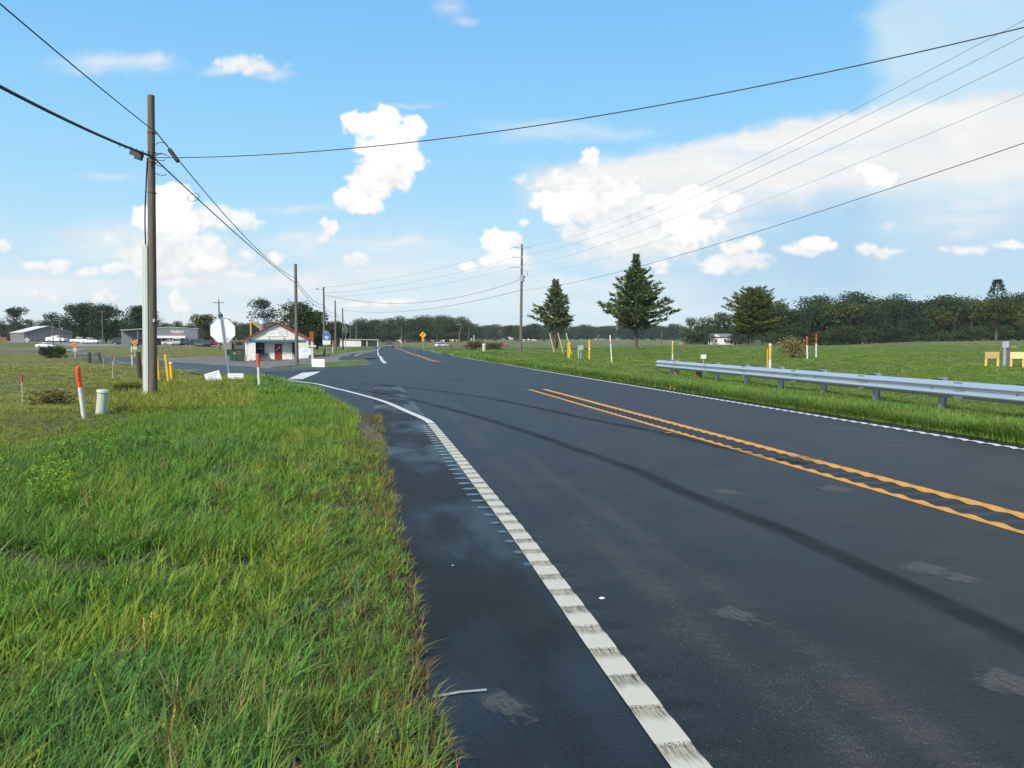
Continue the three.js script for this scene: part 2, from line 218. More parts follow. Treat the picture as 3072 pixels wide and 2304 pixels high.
// ---------------------------------------------------------------- ground sheet
{
  const az = []; for (let a = -180; a < -44; a += 4) az.push(a); for (let a = -44; a < 44; a += .3) az.push(a); for (let a = 44; a <= 180; a += 4) az.push(a);
  const rad = [0.01]; for (let r = .7; r < 2600; r *= 1.042) rad.push(r);
  const P = [], C = [], U = [], I = [], n = az.length;
  for (const r of rad) for (const a of az) {
    const q = a * Math.PI / 180, x = Math.sin(q) * r, z = -Math.cos(q) * r; let y = H(x, z), c;
    const [s, t] = roadST(x, z), onRoad = r < 700 && paved(x, z);
    if (onRoad) y -= .14; else if (r < 40) y += .05 * (fbm(x * .7 + 50, z * .7, 3, 6) - .5);
    const n1 = fbm(x / 14 + 90, z / 14, 4, 71), n2 = fbm(x / 3 + 40, z / 3, 4, 75), n3 = fbm(x / 60, z / 60, 3, 79);
    const k = .75 + .6 * n2;
    if (r < 26) c = [.085 * k, .082 * k, .03 * k];
    else { const dry = clamp(sst(.45, .7, n1) * .8 + (t < -6 ? .35 : 0), 0, 1), w = sst(26, 45, r); c = [lerp(.14, .27, dry) * k, lerp(.205, .24, dry) * k, lerp(.042, .075, dry) * k]; c = [lerp(.085 * k, c[0], w), lerp(.085 * k, c[1], w), lerp(.03 * k, c[2], w)]; }
    const f = .85 + .4 * (n3 - .4); P.push(x, y, z); C.push(c[0] * f, c[1] * f, c[2] * f); U.push(x / 2.3, z / 2.3);
  }
  for (let j = 0; j < rad.length - 1; j++) for (let i = 0; i < n - 1; i++) { const a = j * n + i, b = a + 1, c = a + n, d = c + 1; I.push(a, b, c, b, d, c); }
  const g = new THREE.BufferGeometry(); g.setAttribute('position', new THREE.Float32BufferAttribute(P, 3)); g.setAttribute('color', new THREE.Float32BufferAttribute(C, 3)); g.setAttribute('uv', new THREE.Float32BufferAttribute(U, 2)); g.setIndex(I); g.computeVertexNormals();
  const o = new THREE.Mesh(g, mat([1.5, 1.5, 1.55], 1, { map: soilT, vertexColors: true })); o.name = 'ground'; o.receiveShadow = true; o.castShadow = true; scene.add(o);
  tag(o, 'grassy roadside ground and pasture reaching to the horizon', null, null, 'structure');
}

// ---------------------------------------------------------------- roads
function ribbon(pts, width, lift, heightAt = Hroad, uv = (s, w) => [w, s]) {   // pts [[x, z]]; a strip draped over the land
  const P = [], U = [], I = []; let s = 0;
  for (let i = 0; i < pts.length; i++) {
    const a = pts[Math.max(0, i - 1)], b = pts[Math.min(pts.length - 1, i + 1)], dx = b[0] - a[0], dz = b[1] - a[1], l = Math.hypot(dx, dz) || 1, nx = -dz / l, nz = dx / l, w = typeof width === 'function' ? width(i / (pts.length - 1)) : width;
    if (i) s += Math.hypot(pts[i][0] - pts[i - 1][0], pts[i][1] - pts[i - 1][1]);
    for (const k of [-.5, 0, .5]) { const x = pts[i][0] + nx * w * k, z = pts[i][1] + nz * w * k; P.push(x, heightAt(x, z) + lift, z); U.push(...uv(s, k + .5)); }
    if (i) { const o = 3 * i; for (const k of [0, 1]) I.push(o - 3 + k, o - 2 + k, o + k, o - 2 + k, o + 1 + k, o + k); }
  }
  const g = new THREE.BufferGeometry(); g.setAttribute('position', new THREE.Float32BufferAttribute(P, 3)); g.setAttribute('uv', new THREE.Float32BufferAttribute(U, 2)); g.setIndex(I); g.computeVertexNormals(); return g;
}
function smooth(pts, step = .4) { const c = new THREE.CatmullRomCurve3(pts.map(([x, z]) => V3(x, 0, z)), false, 'centripetal'); return c.getSpacedPoints(Math.max(2, Math.ceil(c.getLength() / step))).map((p) => [p.x, p.z]); }
function sheet(P, lift, maxEdge, deep = .16) {   // a polygon with depth, draped over the land
  const tri = THREE.ShapeUtils.triangulateShape(P.map(([x, z]) => new THREE.Vector2(x, z)), []).map((t) => t.map((i) => P[i])), out = [];
  while (tri.length) { const [a, b, c] = tri.pop(), e = [[a, b, c], [b, c, a], [c, a, b]].map((q) => [Math.hypot(q[0][0] - q[1][0], q[0][1] - q[1][1]), q]).sort((m, n) => n[0] - m[0])[0]; if (e[0] > maxEdge) { const [p, q, r] = e[1], m = [(p[0] + q[0]) / 2, (p[1] + q[1]) / 2]; tri.push([p, m, r], [m, q, r]); } else out.push(a, b, c); }
  const pos = [], uv = []; const put = (x, y, z) => { pos.push(x, y, z); uv.push(x, z); };
  for (let i = 0; i < out.length; i += 3) { let [a, b, c] = [out[i], out[i + 1], out[i + 2]]; if ((b[0] - a[0]) * (c[1] - a[1]) - (b[1] - a[1]) * (c[0] - a[0]) > 0) [b, c] = [c, b]; for (const p of [a, b, c]) put(p[0], H(...p) + lift, p[1]); }
  for (let i = 0; i < P.length; i++) { const a = P[i], b = P[(i + 1) % P.length], n = Math.max(1, Math.ceil(Math.hypot(a[0] - b[0], a[1] - b[1]) / maxEdge)); for (let k = 0; k < n; k++) { const p = [lerp(a[0], b[0], k / n), lerp(a[1], b[1], k / n)], q = [lerp(a[0], b[0], (k + 1) / n), lerp(a[1], b[1], (k + 1) / n)], hp = H(...p) + lift, hq = H(...q) + lift; put(p[0], hp, p[1]); put(p[0], hp - deep, p[1]); put(q[0], hq, q[1]); put(q[0], hq, q[1]); put(p[0], hp - deep, p[1]); put(q[0], hq - deep, q[1]); } }
  const g = new THREE.BufferGeometry(); g.setAttribute('position', new THREE.Float32BufferAttribute(pos, 3)); g.setAttribute('uv', new THREE.Float32BufferAttribute(uv, 2)); g.computeVertexNormals(); return g;
}
const GR = .332, wave = (s) => { const f = ((s / GR) % 1 + 1) % 1, d = Math.abs(f - .5) / .28; return d < 1 ? .5 + .5 * Math.cos(Math.PI * d) : 0; };
const grooveL = (s) => 1.24 + lerp(.055, -.10, sst(2.5, 12, s));
function groove(s, t) {   // milled rumble grooves along the edge lines and the centre line
  let d = 0;
  if (s < 15.5) { const e = Math.abs(t - grooveL(s)); d = Math.max(d, .0075 * wave(s) * (1 - sst(.10, .145, e))); }
  if (s < 26.2) { const e = Math.abs(t - 5.69); d = Math.max(d, .017 * (.5 - .5 * Math.cos(2 * Math.PI * s / GR)) * (1 - sst(.24, .36, e))); }
  if (s < 46) { const e = Math.abs(t - 9.66); d = Math.max(d, .014 * wave(s + .2) * (1 - sst(.08, .14, e))); }
  return -d;
}
const edgeY = [EDGE, REDGE].map((t) => Array.from({ length: 1300 }, (_, i) => H(...road(i / 2 - 20, t)))), tabled = (a, s) => { const f = clamp((s + 20) * 2, 0, 1298), i = Math.floor(f); return lerp(a[i], a[i + 1], f - i); };
const roadY = (s, t) => lerp(tabled(edgeY[0], s), tabled(edgeY[1], s), (t - EDGE) / (REDGE - EDGE));
const Hroad = (x, z) => { const [s, t] = roadST(x, z); return t > EDGE && t < REDGE && s < 230 ? roadY(s, t) : H(x, z); };
function roadStrip(ts, s0, s1, step, lift, color, u0 = 0) {
  const P = [], U = [], C = [], I = [], n = ts.length; let rows = 0;
  for (let s = s0; s <= s1 + 1e-6; s += step(s)) { ts.forEach((t, i) => { const [x, z] = road(s, t), y = roadY(s, t); P.push(x, y + lift + groove(s, t), z); U.push(t - u0, s); C.push(...color(s, t)); }); rows++; }
  for (let j = 0; j < rows - 1; j++) for (let i = 0; i < n - 1; i++) { const a = j * n + i; I.push(a, a + 1, a + n, a + 1, a + n + 1, a + n); }
  const g = new THREE.BufferGeometry(); g.setAttribute('position', new THREE.Float32BufferAttribute(P, 3)); g.setAttribute('uv', new THREE.Float32BufferAttribute(U, 2)); g.setAttribute('color', new THREE.Float32BufferAttribute(C, 3)); g.setIndex(I); g.computeVertexNormals(); return g;
}
const range = (a, b, n) => Array.from({ length: n + 1 }, (_, i) => lerp(a, b, i / n));
const fineStep = (s) => (s > 1 && s < 46 ? .03 : s < 1 ? .5 : s < 120 ? .7 : 2);
const mainRoad = structure('main_road', 'two lane asphalt highway running away with white edge lines and yellow centre lines');
const gloss = (m, k) => { const o = new THREE.MeshPhysicalMaterial({ color: m.color, roughness: m.roughness, map: m.map, bumpMap: m.bumpMap, bumpScale: m.bumpScale, roughnessMap: m.roughnessMap, vertexColors: m.vertexColors, side: THREE.DoubleSide, specularIntensity: k }); return o; };
const asphM = gloss(mat([1, 1, 1], .55, { map: asphT, bumpMap: asphB, bumpScale: .0025, vertexColors: true }), .8);
{
  const tan = (s, t) => {   // tan dirt streaks and pale scuffs along the near lane
    const st = fbm(t * 2.2 + 5, s * .16, 4, 300), p = fbm(t * 5 + 30, s * .5, 4, 310); let d = sst(.45, .8, st) * sst(.4, .8, p) * (1 - sst(.4, 1.2, Math.abs(t - 2.5))) * .5;
    const w = .12 * (fbm(s * .2, 2, 3, 305) - .5), g = .35 + 1.1 * hash2(Math.round(s * 33), Math.round(t * 40), 9); for (const [c, hw, k] of [[1.78, .2, 302], [2.2, .17, 303]]) d = Math.max(d, (1 - sst(.3 * hw, hw, Math.abs(t - c - w))) * sst(.34, .62, fbm(t * 4 + k, s * .55, 4, k)) * g * .85 * (1 - sst(20, 30, s)));
    return clamp(d, 0, 1); };
  const colBase = (s, t) => { const a = .0165 * (.8 + .4 * fbm(t * 1.6 + 7, s * .12, 4, 320)) * (1 - .12 * (1 - sst(0, .5, Math.abs(t - 2.4))) - .10 * (1 - sst(0, .5, Math.abs(t - 7.1)))); const d = tan(s, t) * .55 + sst(.74, .82, fbm(t * 2.5, s * 1.2, 4, 330)) * .4; return [lerp(a, .07, d) * 2.7, lerp(a * 1.02, .06, d) * 2.7, lerp(a * 1.06, .048, d) * 2.7]; };
  const sh = (s, t) => { const a = .009 * (.8 + .4 * fbm(t * 3 + 9, s * .7, 4, 340)) + (sst(.56, .7, fbm(t * 3.2 + 3, s * .9, 5, 345)) * .007), f = sst(9, 24, s), c = colBase(s, t); return [lerp(a * 2.45, c[0], f), lerp(a * 2.55, c[1], f), lerp(a * 2.9, c[2], f)]; };
  const col = (s, t) => { const c = colBase(s, t); if (t > 1.3 || s > 17) return c; const b = sh(s, t), f = 1 - sst(1.12, 1.3, t); return [lerp(c[0], b[0], f), lerp(c[1], b[1], f), lerp(c[2], b[2], f)]; };
  const ts = [...range(1.24, 1.5, 7), ...range(1.58, 2.7, 12), ...range(2.95, 5.2, 8), ...range(5.3, 6.08, 14), ...range(6.4, 9.4, 9), ...range(9.5, 9.84, 7), 10.02, REDGE, REDGE + .01];
  obj('pavement', roadStrip(ts.slice(0, -1), -8, 600, fineStep, .004, col), asphM, mainRoad);
  // the wet shoulder beside the near lane
  const shM = gloss(mat([1, 1, 1], .75, { map: asphT, bumpMap: asphB, bumpScale: .002, vertexColors: true, roughnessMap: wetR }), .72);
  obj('shoulder', roadStrip([EDGE, ...range(.26, .95, 8), ...range(1.0, 1.24, 8)], -8, 30.01, fineStep, .004, sh), shM, mainRoad); obj('shoulder', roadStrip([EDGE, .6, 1.24], 30.01, 600, (s) => (s < 120 ? .7 : 2), .004, col), asphM, mainRoad);
  const side = (t) => { const P = [], I = []; let n = 0; for (let s = -8; s <= 600; s += s < 60 ? 1 : 3) { const [x, z] = road(s, t), y = H(x, z); P.push(x, y + .004, z, x, y - .16, z); if (n) { const o = 2 * n; I.push(o - 2, o - 1, o, o - 1, o + 1, o); } n++; } const g = new THREE.BufferGeometry(); g.setAttribute('position', new THREE.Float32BufferAttribute(P, 3)); g.setIndex(I); g.computeVertexNormals(); return g.toNonIndexed(); };
  obj('pavement_edge', [side(EDGE), side(REDGE)], mat([.035, .034, .034], .95), mainRoad);
  obj('gravel_patch', mapUV(sheet(poly([[1062, 1253], [1088, 1262], [1115, 1284], [1146, 1308], [1160, 1345], [1150, 1385], [1118, 1345], [1088, 1300], [1070, 1272]]), .02, .4, .05), (x) => x * 2, (x, y, z) => z * 2), mat([.27, .22, .17], .95, { map: soilT }), mainRoad);
  obj('apron', mapUV(sheet(apron, .004, 3), (x) => x, (x, y, z) => z), gloss(mat([.038, .039, .042], .55, { map: asphT, bumpMap: asphB, bumpScale: .0025 }), .8), mainRoad);
}
// painted lines
const dirt = tex(256, (u, v, i, j) => {   // v: one rumble period after another, u across; grime and exposed stones sit in the grooves
  const f = 1 - (v * 8) % 1, d = sst(.30, .36, f) * (1 - sst(.5, .82, f + .12 * (vnoise(u * 14, Math.floor(v * 8) * 3.1, 5) - .5))), n = fbm(u * 22, v * 40, 3, 9), st = vnoise(u * 26, Math.floor(v * 8) * 7, 13);
  let k = 1 - d * (.1 + .75 * n * n * 1.3) * (.3 + .75 * st); if (f > .28 && f < .4 && hash2(i >> 2, j >> 1, 31) > .8) k *= .25; k *= .93 + .1 * hash2(i >> 1, j >> 1, 17); return [226 * k, (224 - 3 * d) * k, (214 - 14 * d) * k]; }, true, 1024);
const whiteM = mat([.69, .66, .605], .6, { map: dirt });
const plainW = mat([.55, .55, .53], .6), yellowT = tex(256, (u, v, i, j) => { const n = fbm(u * 6, v * 24, 4, 51, 6), w = .85 * sst(.56, .8, n + .25 * (hash2(i, j, 5) - .5)); return [lerp(222, 110, w), lerp(158, 98, w), lerp(52, 80, w)]; });
const yellowM = mat([.85, .8, .75], .6, { map: yellowT });
function lineStrip(t, w, s0, s1, lift, step) {
  const n = 5, P = [], U = [], I = []; let rows = 0;
  for (let s = s0; s <= s1 + 1e-6; s += step(s)) { for (let i = 0; i < n; i++) { const tt = (typeof t === 'function' ? t(s) : t) + (i / (n - 1) - .5) * w * (1 + .03 * (fbm(s * 3, i * 9, 2, 90) - .5)), [x, z] = road(s, tt); P.push(x, roadY(s, tt) + lift + groove(s, tt), z); U.push(i / (n - 1), s / GR / 8); } rows++; }
  for (let j = 0; j < rows - 1; j++) for (let i = 0; i < n - 1; i++) { const a = j * n + i; I.push(a, a + 1, a + n, a + 1, a + n + 1, a + n); }
  const g = new THREE.BufferGeometry(); g.setAttribute('position', new THREE.Float32BufferAttribute(P, 3)); g.setAttribute('uv', new THREE.Float32BufferAttribute(U, 2)); g.setIndex(I); g.computeVertexNormals(); return g;
}
obj('edge_line', lineStrip((s) => 1.24 - .055 * (1 - sst(2.5, 7, s)), .152, -6, 15.5, .008, fineStep), whiteM, mainRoad);
obj('edge_line', ribbon(smooth([road(15.5, 1.24), road(16.2, 1.2), ...poly([[1222, 1236], [1153, 1206], [1056, 1178], [958, 1154], [889, 1145], [825, 1137]])], .3), .15, .012), plainW, mainRoad);
obj('edge_line', lineStrip(9.66, .12, -6, 46, .008, fineStep), plainW, mainRoad);
obj('edge_line', lineStrip(9.66, .13, 46, 235, .02, (s) => 1), plainW, mainRoad);
obj('edge_line', ribbon(smooth([...poly([[1081, 1096], [1120, 1091]]), road(61, 1.1)], .5), .09, .02), plainW, mainRoad);
obj('edge_line', lineStrip(1.38, .3, 61, 92, .02, (s) => .7), plainW, mainRoad);
obj('edge_line', lineStrip(1.3, .2, 98, 122, .02, (s) => .7), plainW, mainRoad);
obj('edge_line', lineStrip(1.3, .2, 126, 235, .03, (s) => .7), plainW, mainRoad);
for (const t of [5.43, 5.95]) { obj('centre_line', lineStrip(t, .14, -6, 26.2, .008, fineStep), yellowM, mainRoad); obj('centre_line', lineStrip(t + (t > 5.6 ? -.1 : .1), .13, 64, 235, .02, (s) => 1), yellowM, mainRoad); }
obj('centre_tick', ribbon([road(26.6, 5.2), road(26.7, 5.36)], .08, .009), yellowM, mainRoad);
obj('centre_tick', ribbon([road(13.1, 5.17), road(13.15, 5.3)], .07, .009), yellowM, mainRoad);
obj('stop_line', mapUV(sheet(poly([[862, 1139], [905, 1119], [962, 1114.5], [908, 1138]]), .012, 2, .004), (x) => x, (x, y, z) => z), plainW, mainRoad);
obj('paint_mark', ribbon(poly([[1300, 2094], [1380, 2080], [1460, 2073]]), .022, .007), mat([.3, .31, .31], .8), mainRoad);
// tyre marks: rubber rubbed into the asphalt, denser in the middle of each band
const alphaBand = tex(64, (u, v, i, j) => { const k = 255 * clamp((1 - Math.pow(Math.abs(2 * u - 1), 2.6)) * (.16 + .32 * fbm(u * 4, v * 30, 4, 61, 4)) * (.8 + .4 * hash2(i, j, 8)), 0, .55); return [k, k, k]; }, false, 512);
const rubber = new THREE.MeshPhysicalMaterial({ color: lin(.006, .007, .01), roughness: .8, specularIntensity: .25, alphaMap: alphaBand, transparent: true, side: THREE.DoubleSide });
const mark = (list, w) => obj('tyre_mark', ribbon(smooth(poly(list), .5), w, .0065, Hroad, (s, k) => [k, s / 12]), rubber, mainRoad);
mark([[1060, 1168], [1200, 1192], [1381, 1237], [1562, 1291], [1742, 1354], [1923, 1418], [2072, 1487], [2343, 1590], [2569, 1693], [2795, 1797], [2976, 1883], [3140, 1960]], .27);
mark([[1080, 1148], [1200, 1160], [1426, 1189], [1607, 1223], [1788, 1262], [1969, 1296], [2200, 1350], [2420, 1395]], .3);
// pale scuffs and dried mud on the lane
const scuffA = tex(128, (u, v, i, j) => { const r = Math.hypot(u - .5, v - .5) * 2, k = 255 * clamp((1 - sst(.2, .95, r + 1.5 * (fbm(u * 6, v * 6, 4, 66) - .5))) * (.08 + 1.0 * hash2(i, j, 4) * fbm(u * 16, v * 16, 3, 2)), 0, .6); return [k, k, k]; }, false);
const scuff = mat([.15, .148, .14], .9, { alphaMap: scuffA, transparent: true }), mud = mat([.09, .07, .048], .9, { alphaMap: scuffA, transparent: true });
for (const [px, py, w, l, m] of [[2190, 1478, .32, .5, 0], [2215, 1848, .28, .42, 0], [2790, 1710, .42, .5, 0], [2895, 1740, .3, .3, 0], [1400, 1220, .5, 1.2, 1], [1660, 1250, .5, .9, 1], [2020, 1228, .7, .9, 1], [2420, 1375, .6, .8, 1], [2520, 1470, .5, .6, 0], [3040, 2055, .4, .4, 0], [1380, 1142, 1.2, 2.5, 1], [1520, 2120, .22, .4, 0]]) {
  const p = ground(px, py), a = -PSI + (m ? 0 : .5); obj(m ? 'mud_patch' : 'scuff', new THREE.PlaneGeometry(w, l).rotateX(-Math.PI / 2).rotateY(a).translate(p.x, Hroad(p.x, p.z) + .0075, p.z), m ? mud : scuff, mainRoad);
}
for (const [px, py, r] of [[1806, 1799, .015], [1358, 1700, .006]]) { const p = ground(px, py); obj('pebble', new THREE.IcosahedronGeometry(r, 1).scale(1.3, .5, 1).translate(p.x, p.y + .01, p.z), mat([.6, .6, .58], .8), mainRoad); }

{ const wet = mat([.012, .013, .016], .03), r = rng(14); for (let s = 5.4; s < 15.2; s += GR) { const c = (Math.round(s / GR - .5) + .5) * GR, w = .03 + .05 * sst(5, 9, s), t = 1.15 - w * .9, P = []; for (let k = 0; k < 10; k++) { const a = k / 10 * 6.283, q = 1 + .25 * (r() - .5); P.push(road(c + Math.sin(a) * .055 * q, t + Math.cos(a) * w * q)); } obj('puddle', mapUV(sheet(P, .0065, 1, .002), (x) => x, (x, y, z) => z), wet, mainRoad); } }
const sideRoad = structure('side_road', 'grey weathered side road and gravel yard in front of the small white building');
const greyT = tex(512, (u, v, i, j) => { const k = 185 + 70 * (fbm(u * 7, v * 7, 5, 70, 7) - .5) + 50 * (hash2(i, j, 7) - .5); return [k, k * .98, k * .95]; });
obj('surface', mapUV(sheet(sideP, .03, 4), (x) => x / 6, (x, y, z) => z / 6), mat([.27, .262, .248], .85, { map: greyT }), sideRoad);
obj('road_mouth', mapUV(sheet(mouthP, .06, 4, .05), (x) => x, (x, y, z) => z), mat([.09, .094, .1], .6, { map: asphT }), sideRoad);
obj('tarred_lane', ribbon(smooth(poly([[250, 1064], [330, 1076], [400, 1086], [500, 1096], [620, 1106], [740, 1118], [796, 1121]]), 2), 6.2, .05, H, (s, w) => [w * 6 * 4, s * 4]), mat([.17, .175, .185], .65, { map: asphT }), sideRoad);
obj('edge_line', ribbon(smooth(poly([[1040, 1070], [1075, 1065.5], [1115, 1060]]), 2), .2, .09), plainW, sideRoad);
const farRoad = structure('crossing_road', 'distant grey road crossing the far side of the pasture');
obj('surface', ribbon(smooth([...poly([[-60, 1049], [60, 1048.5], [150, 1050], [210, 1055]])], 4), 7, .1), mat([.2, .2, .21], .8), farRoad);
const lot = structure('parking_lot', 'paved parking lot in front of the grey store');
obj('surface', sheet([foot(20, 268), foot(330, 252), foot(700, 222), foot(720, 198), foot(560, 205), foot(360, 215), foot(30, 256)].map((p) => [p.x, p.z]), .12, 6, .3), mat([.2, .2, .2], .85), lot);

// ---------------------------------------------------------------- common materials
const woodT = tex(128, (u, v) => { const g = fbm(u * 24, v * 3, 4, 81, 24), c = fbm(u * 60, v * 6, 2, 84, 60); const k = .62 + .5 * g + .2 * (c - .5); return [200 * k, 192 * k, 180 * k]; }, true, 512);
const galvT = tex(256, (u, v) => { const g = fbm(u * 12, v * 12, 4, 86, 12), k = .82 + .3 * (g - .5); return [230 * k, 233 * k, 238 * k]; });
const paintT = tex(128, (u, v) => { const g = fbm(u * 10, v * 10, 4, 87, 10), k = .93 + .16 * (g - .5); return [240 * k, 240 * k, 238 * k]; });
const M = {
  pole: mat([.28, .262, .232], .9, { map: woodT }), poleFar: mat([.13, .115, .1], .95), post: mat([.17, .145, .115], .95, { map: woodT }),
  galv: mat([.74, .78, .82], .4, { metalness: .6, map: galvT }), steel: mat([.42, .45, .48], .45, { metalness: .7 }), guard: mat([.48, .53, .5], .55),
  cable: mat([.012, .014, .02], .6), wire: mat([.2, .25, .32], .5), black: mat([.012, .012, .014], .5), rust: mat([.16, .07, .035], .9),
  white: mat([.8, .8, .78], .5, { map: paintT }), orange: mat([.72, .075, .02], .5), red: mat([.45, .04, .025], .5), yellow: mat([.72, .42, .02], .55), cream: mat([.62, .58, .42], .6),
  siding: mat([.88, .88, .85], .75, { map: paintT }), roofRed: mat([.26, .035, .025], .5), brick: mat([.3, .085, .04], .9), mortar: mat([.25, .2, .17], .95), teal: mat([.06, .16, .2], .6), door: mat([.22, .018, .02], .5), frameDark: mat([.05, .03, .03], .6),
  glass: mat([.02, .025, .03], .06, { metalness: 0 }), curtain: mat([.3, .3, .3], .9), green: mat([.01, .07, .045], .6), greyWall: mat([.2, .21, .225], .7), greyWall2: mat([.17, .16, .16], .75), roofPale: mat([.62, .6, .55], .55), dark: mat([.02, .02, .022], .9), concrete: mat([.4, .39, .37], .9),
  tyre: mat([.02, .02, .02], .9), rim: mat([.5, .5, .52], .35, { metalness: .7 }), lampRed: mat([.4, .01, .01], .3), lampClear: mat([.7, .7, .68], .2), woodNew: mat([.35, .2, .09], .8),
};

// ---------------------------------------------------------------- utility poles and cables
function utilityPole(label, p, height, opt = {}) {
  const o = thing('utility_pole', label, 'utility pole', p, opt.turn ?? 0, opt.group);
  const g = new THREE.CylinderGeometry(opt.r1 ?? .1, opt.r0 ?? .15, height + .6, 14, 8); g.translate(0, height / 2 - .3, 0); mapUV(g, (x, y, z) => Math.atan2(z, x) / 3.1, (x, y) => y / 2.2);
  obj('shaft', g, opt.mat ?? M.poleFar, o); if (opt.lean) o.rotation.z = opt.lean; return o;
}
function cable(label, a, b, sag, r, name = 'overhead_cable', category = 'cable', group) {
  const pts = []; for (let i = 0; i <= 40; i++) { const k = i / 40, p = a.clone().lerp(b, k); p.y -= 4 * sag * k * (1 - k); pts.push(p); }
  return single(name, new THREE.TubeGeometry(new THREE.CatmullRomCurve3(pts), 60, r, 5), name === 'power_wire' ? M.wire : M.cable, label, category, group);
}
const P0 = foot(455, 25); P0.y = H(P0.x, P0.z);
const mainPole = utilityPole('weathered wooden utility pole with pale conduit guard beside the fence corner', P0, 9.4, { r0: .15, r1: .105, mat: M.pole, lean: -.018 });
obj('conduit_guard', [new THREE.CylinderGeometry(.085, .085, 4.95, 14, 1, false, 0, Math.PI * 2).translate(-.17, 2.3, .05), box(.03, 4.9, .02, -.25, 2.3, .1), box(.03, 4.9, .02, -.1, 2.3, .14)], M.guard, mainPole);
obj('riser_cable', new THREE.TubeGeometry(new THREE.CatmullRomCurve3([V3(-.17, 4.6, .05), V3(-.19, 5.6, .05), V3(-.13, 6.7, .08), V3(-.08, 7.45, .1)]), 20, .022, 6), M.cable, mainPole);
for (const y of [6.0, 6.95, 7.25, 7.85]) obj('bolt', box(.2, .025, .25, .02, y + .4, 0), M.rust, mainPole);
for (const [r, y, x] of [[.28, 7.65, .36], [.2, 7.4, .34], [.33, 7.25, .38]]) obj('slack_loop', new THREE.TorusGeometry(r, .011, 5, 22, 4.4).rotateZ(.8).translate(x, y, .12), M.cable, mainPole);
obj('tag_plate', box(.07, .1, .01, .1, 2.4, .13), M.galv, mainPole);
const top = (px, py, d) => at(px, py, d);
const P2 = foot(890, 70), P3 = foot(973, 103), P4 = foot(1007, 140), P5 = foot(1029, 175), P6 = foot(1051, 262), P7 = foot(1069, 270);
const poleY = (p, py) => at(1536, py, -p.z).y;
utilityPole('dark utility pole standing on the grass island before the white building', P2, poleY(P2, 792) - P2.y, { r0: .17, r1: .12 });
const lampPole = utilityPole('utility pole with street lamp and paper notice near the blue church sign', P3, poleY(P3, 861) - P3.y, { r0: .17, r1: .11 });
obj('lamp_arm', bar(V3(0, 8.6, 0), V3(-.75, 8.75, 0), .03), M.steel, lampPole); obj('lamp_head', new THREE.SphereGeometry(.16, 10, 8).scale(1.5, .6, 1).translate(-.85, 8.72, 0), M.steel, lampPole);
obj('notice', box(.36, .36, .02, 0, 1.95, .17), mat([.62, .42, .3], .8), lampPole);
utilityPole('utility pole just beyond the blue church sign', P4, poleY(P4, 901) - P4.y, { r0: .18, r1: .12 });
utilityPole('utility pole next to the edge-on octagonal sign', P5, poleY(P5, 925) - P5.y, { r0: .18, r1: .13 });
utilityPole('small far utility pole before the long white shed', P6, poleY(P6, 965) - P6.y, { r0: .2, r1: .14, group: 'far poles before the white shed' });
utilityPole('small far utility pole before the long white shed', P7, poleY(P7, 963) - P7.y, { r0: .2, r1: .14, group: 'far poles before the white shed' });
const farPole = (px, d, py, label, group, arm) => { const p = foot(px, d), o = utilityPole(label, p, poleY(p, py) - p.y, { r0: .16, r1: .11, group }); const h = poleY(p, py) - p.y; if (arm) { obj('crossarm', box(arm, .12, .1, 0, h - .55, .12), M.poleFar, o); for (const k of [-.45, 0, .45]) obj('insulator', cyl(.05, .04, .18, arm * k, h - .49, .12, 8), M.steel, o); } return o; };
const armPole = farPole(659, 140, 899, 'tall utility pole with crossarm and insulators rising behind the stop sign', null, 2.0);
obj('transformer', cyl(.22, .22, .6, .15, 6.1, .3, 14), M.steel, armPole);
farPole(160, 235, 968, 'weathered utility pole standing before the grey metal barn gable', 'poles before the metal barn', 0);
farPole(181, 238, 946, 'weathered utility pole standing before the grey metal barn gable', 'poles before the metal barn', 1.6);
farPole(309, 235, 930, 'utility pole between the white pickups and the big dark trees', null, 2.0);
for (const [px, py] of [[1311, 1000], [1407, 980], [1205, 985]]) farPole(px, 440, py, 'thin far utility pole against the dark wood behind the cattle', 'poles along the far wood', 0);
farPole(1724, 430, 997, 'far utility pole seen through the gap between the two cedars', null, 0);
farPole(1984, 300, 993, 'pale far utility pole right of the large cedar', null, 0);
{ const p = foot(1378, 450), o = thing('dead_tree', 'bare crooked dead tree trunk before the far wood', 'dead tree', p); obj('trunk', [bar(V3(0, -.3, 0), V3(0, 5, 0), .3, 8, .2), bar(V3(0, 4.9, 0), V3(1, 8, .2), .2, 8, .12), bar(V3(1, 7.9, .2), V3(.9, 10, .2), .12, 6, .05)], mat([.2, .17, .14], .9), o); }
// the tall pole across the road with pin arms
const R1 = foot(1562, 95), R1h = poleY(R1, 733) - R1.y;
const pinPole = utilityPole('tall wooden power pole with three pin arms across the highway', R1, R1h, { r0: .2, r1: .12, lean: -.012 });
for (const [py, w, x] of [[743, 1.9, 0], [773, 1.3, -.55], [803, 1.3, -.6], [833, .9, 0]]) { const y = poleY(R1, py) - R1.y; obj('pin_arm', box(w, .07, .07, x, y, .14), M.steel, pinPole); for (const q of [-1, 1]) obj('insulator', cyl(.06, .04, .16, x + q * (w / 2 - .05), y, .14, 8), M.steel, pinPole); }
obj('transformer', cyl(.24, .24, .75, .1, poleY(R1, 845) - R1.y, .28, 14), M.galv, pinPole); obj('fuse_holder', [bar(V3(.75, poleY(R1, 812) - R1.y, .1), V3(.65, poleY(R1, 826) - R1.y, .1), .06), box(.5, .04, .04, .4, poleY(R1, 812) - R1.y, .1)], M.steel, pinPole);
const R0 = V3(16.5, 0, -11.4);
utilityPole('power pole standing beyond the near end of the guardrail', V3(R0.x, 0, R0.z), 11.8, { r0: .18, r1: .12 });
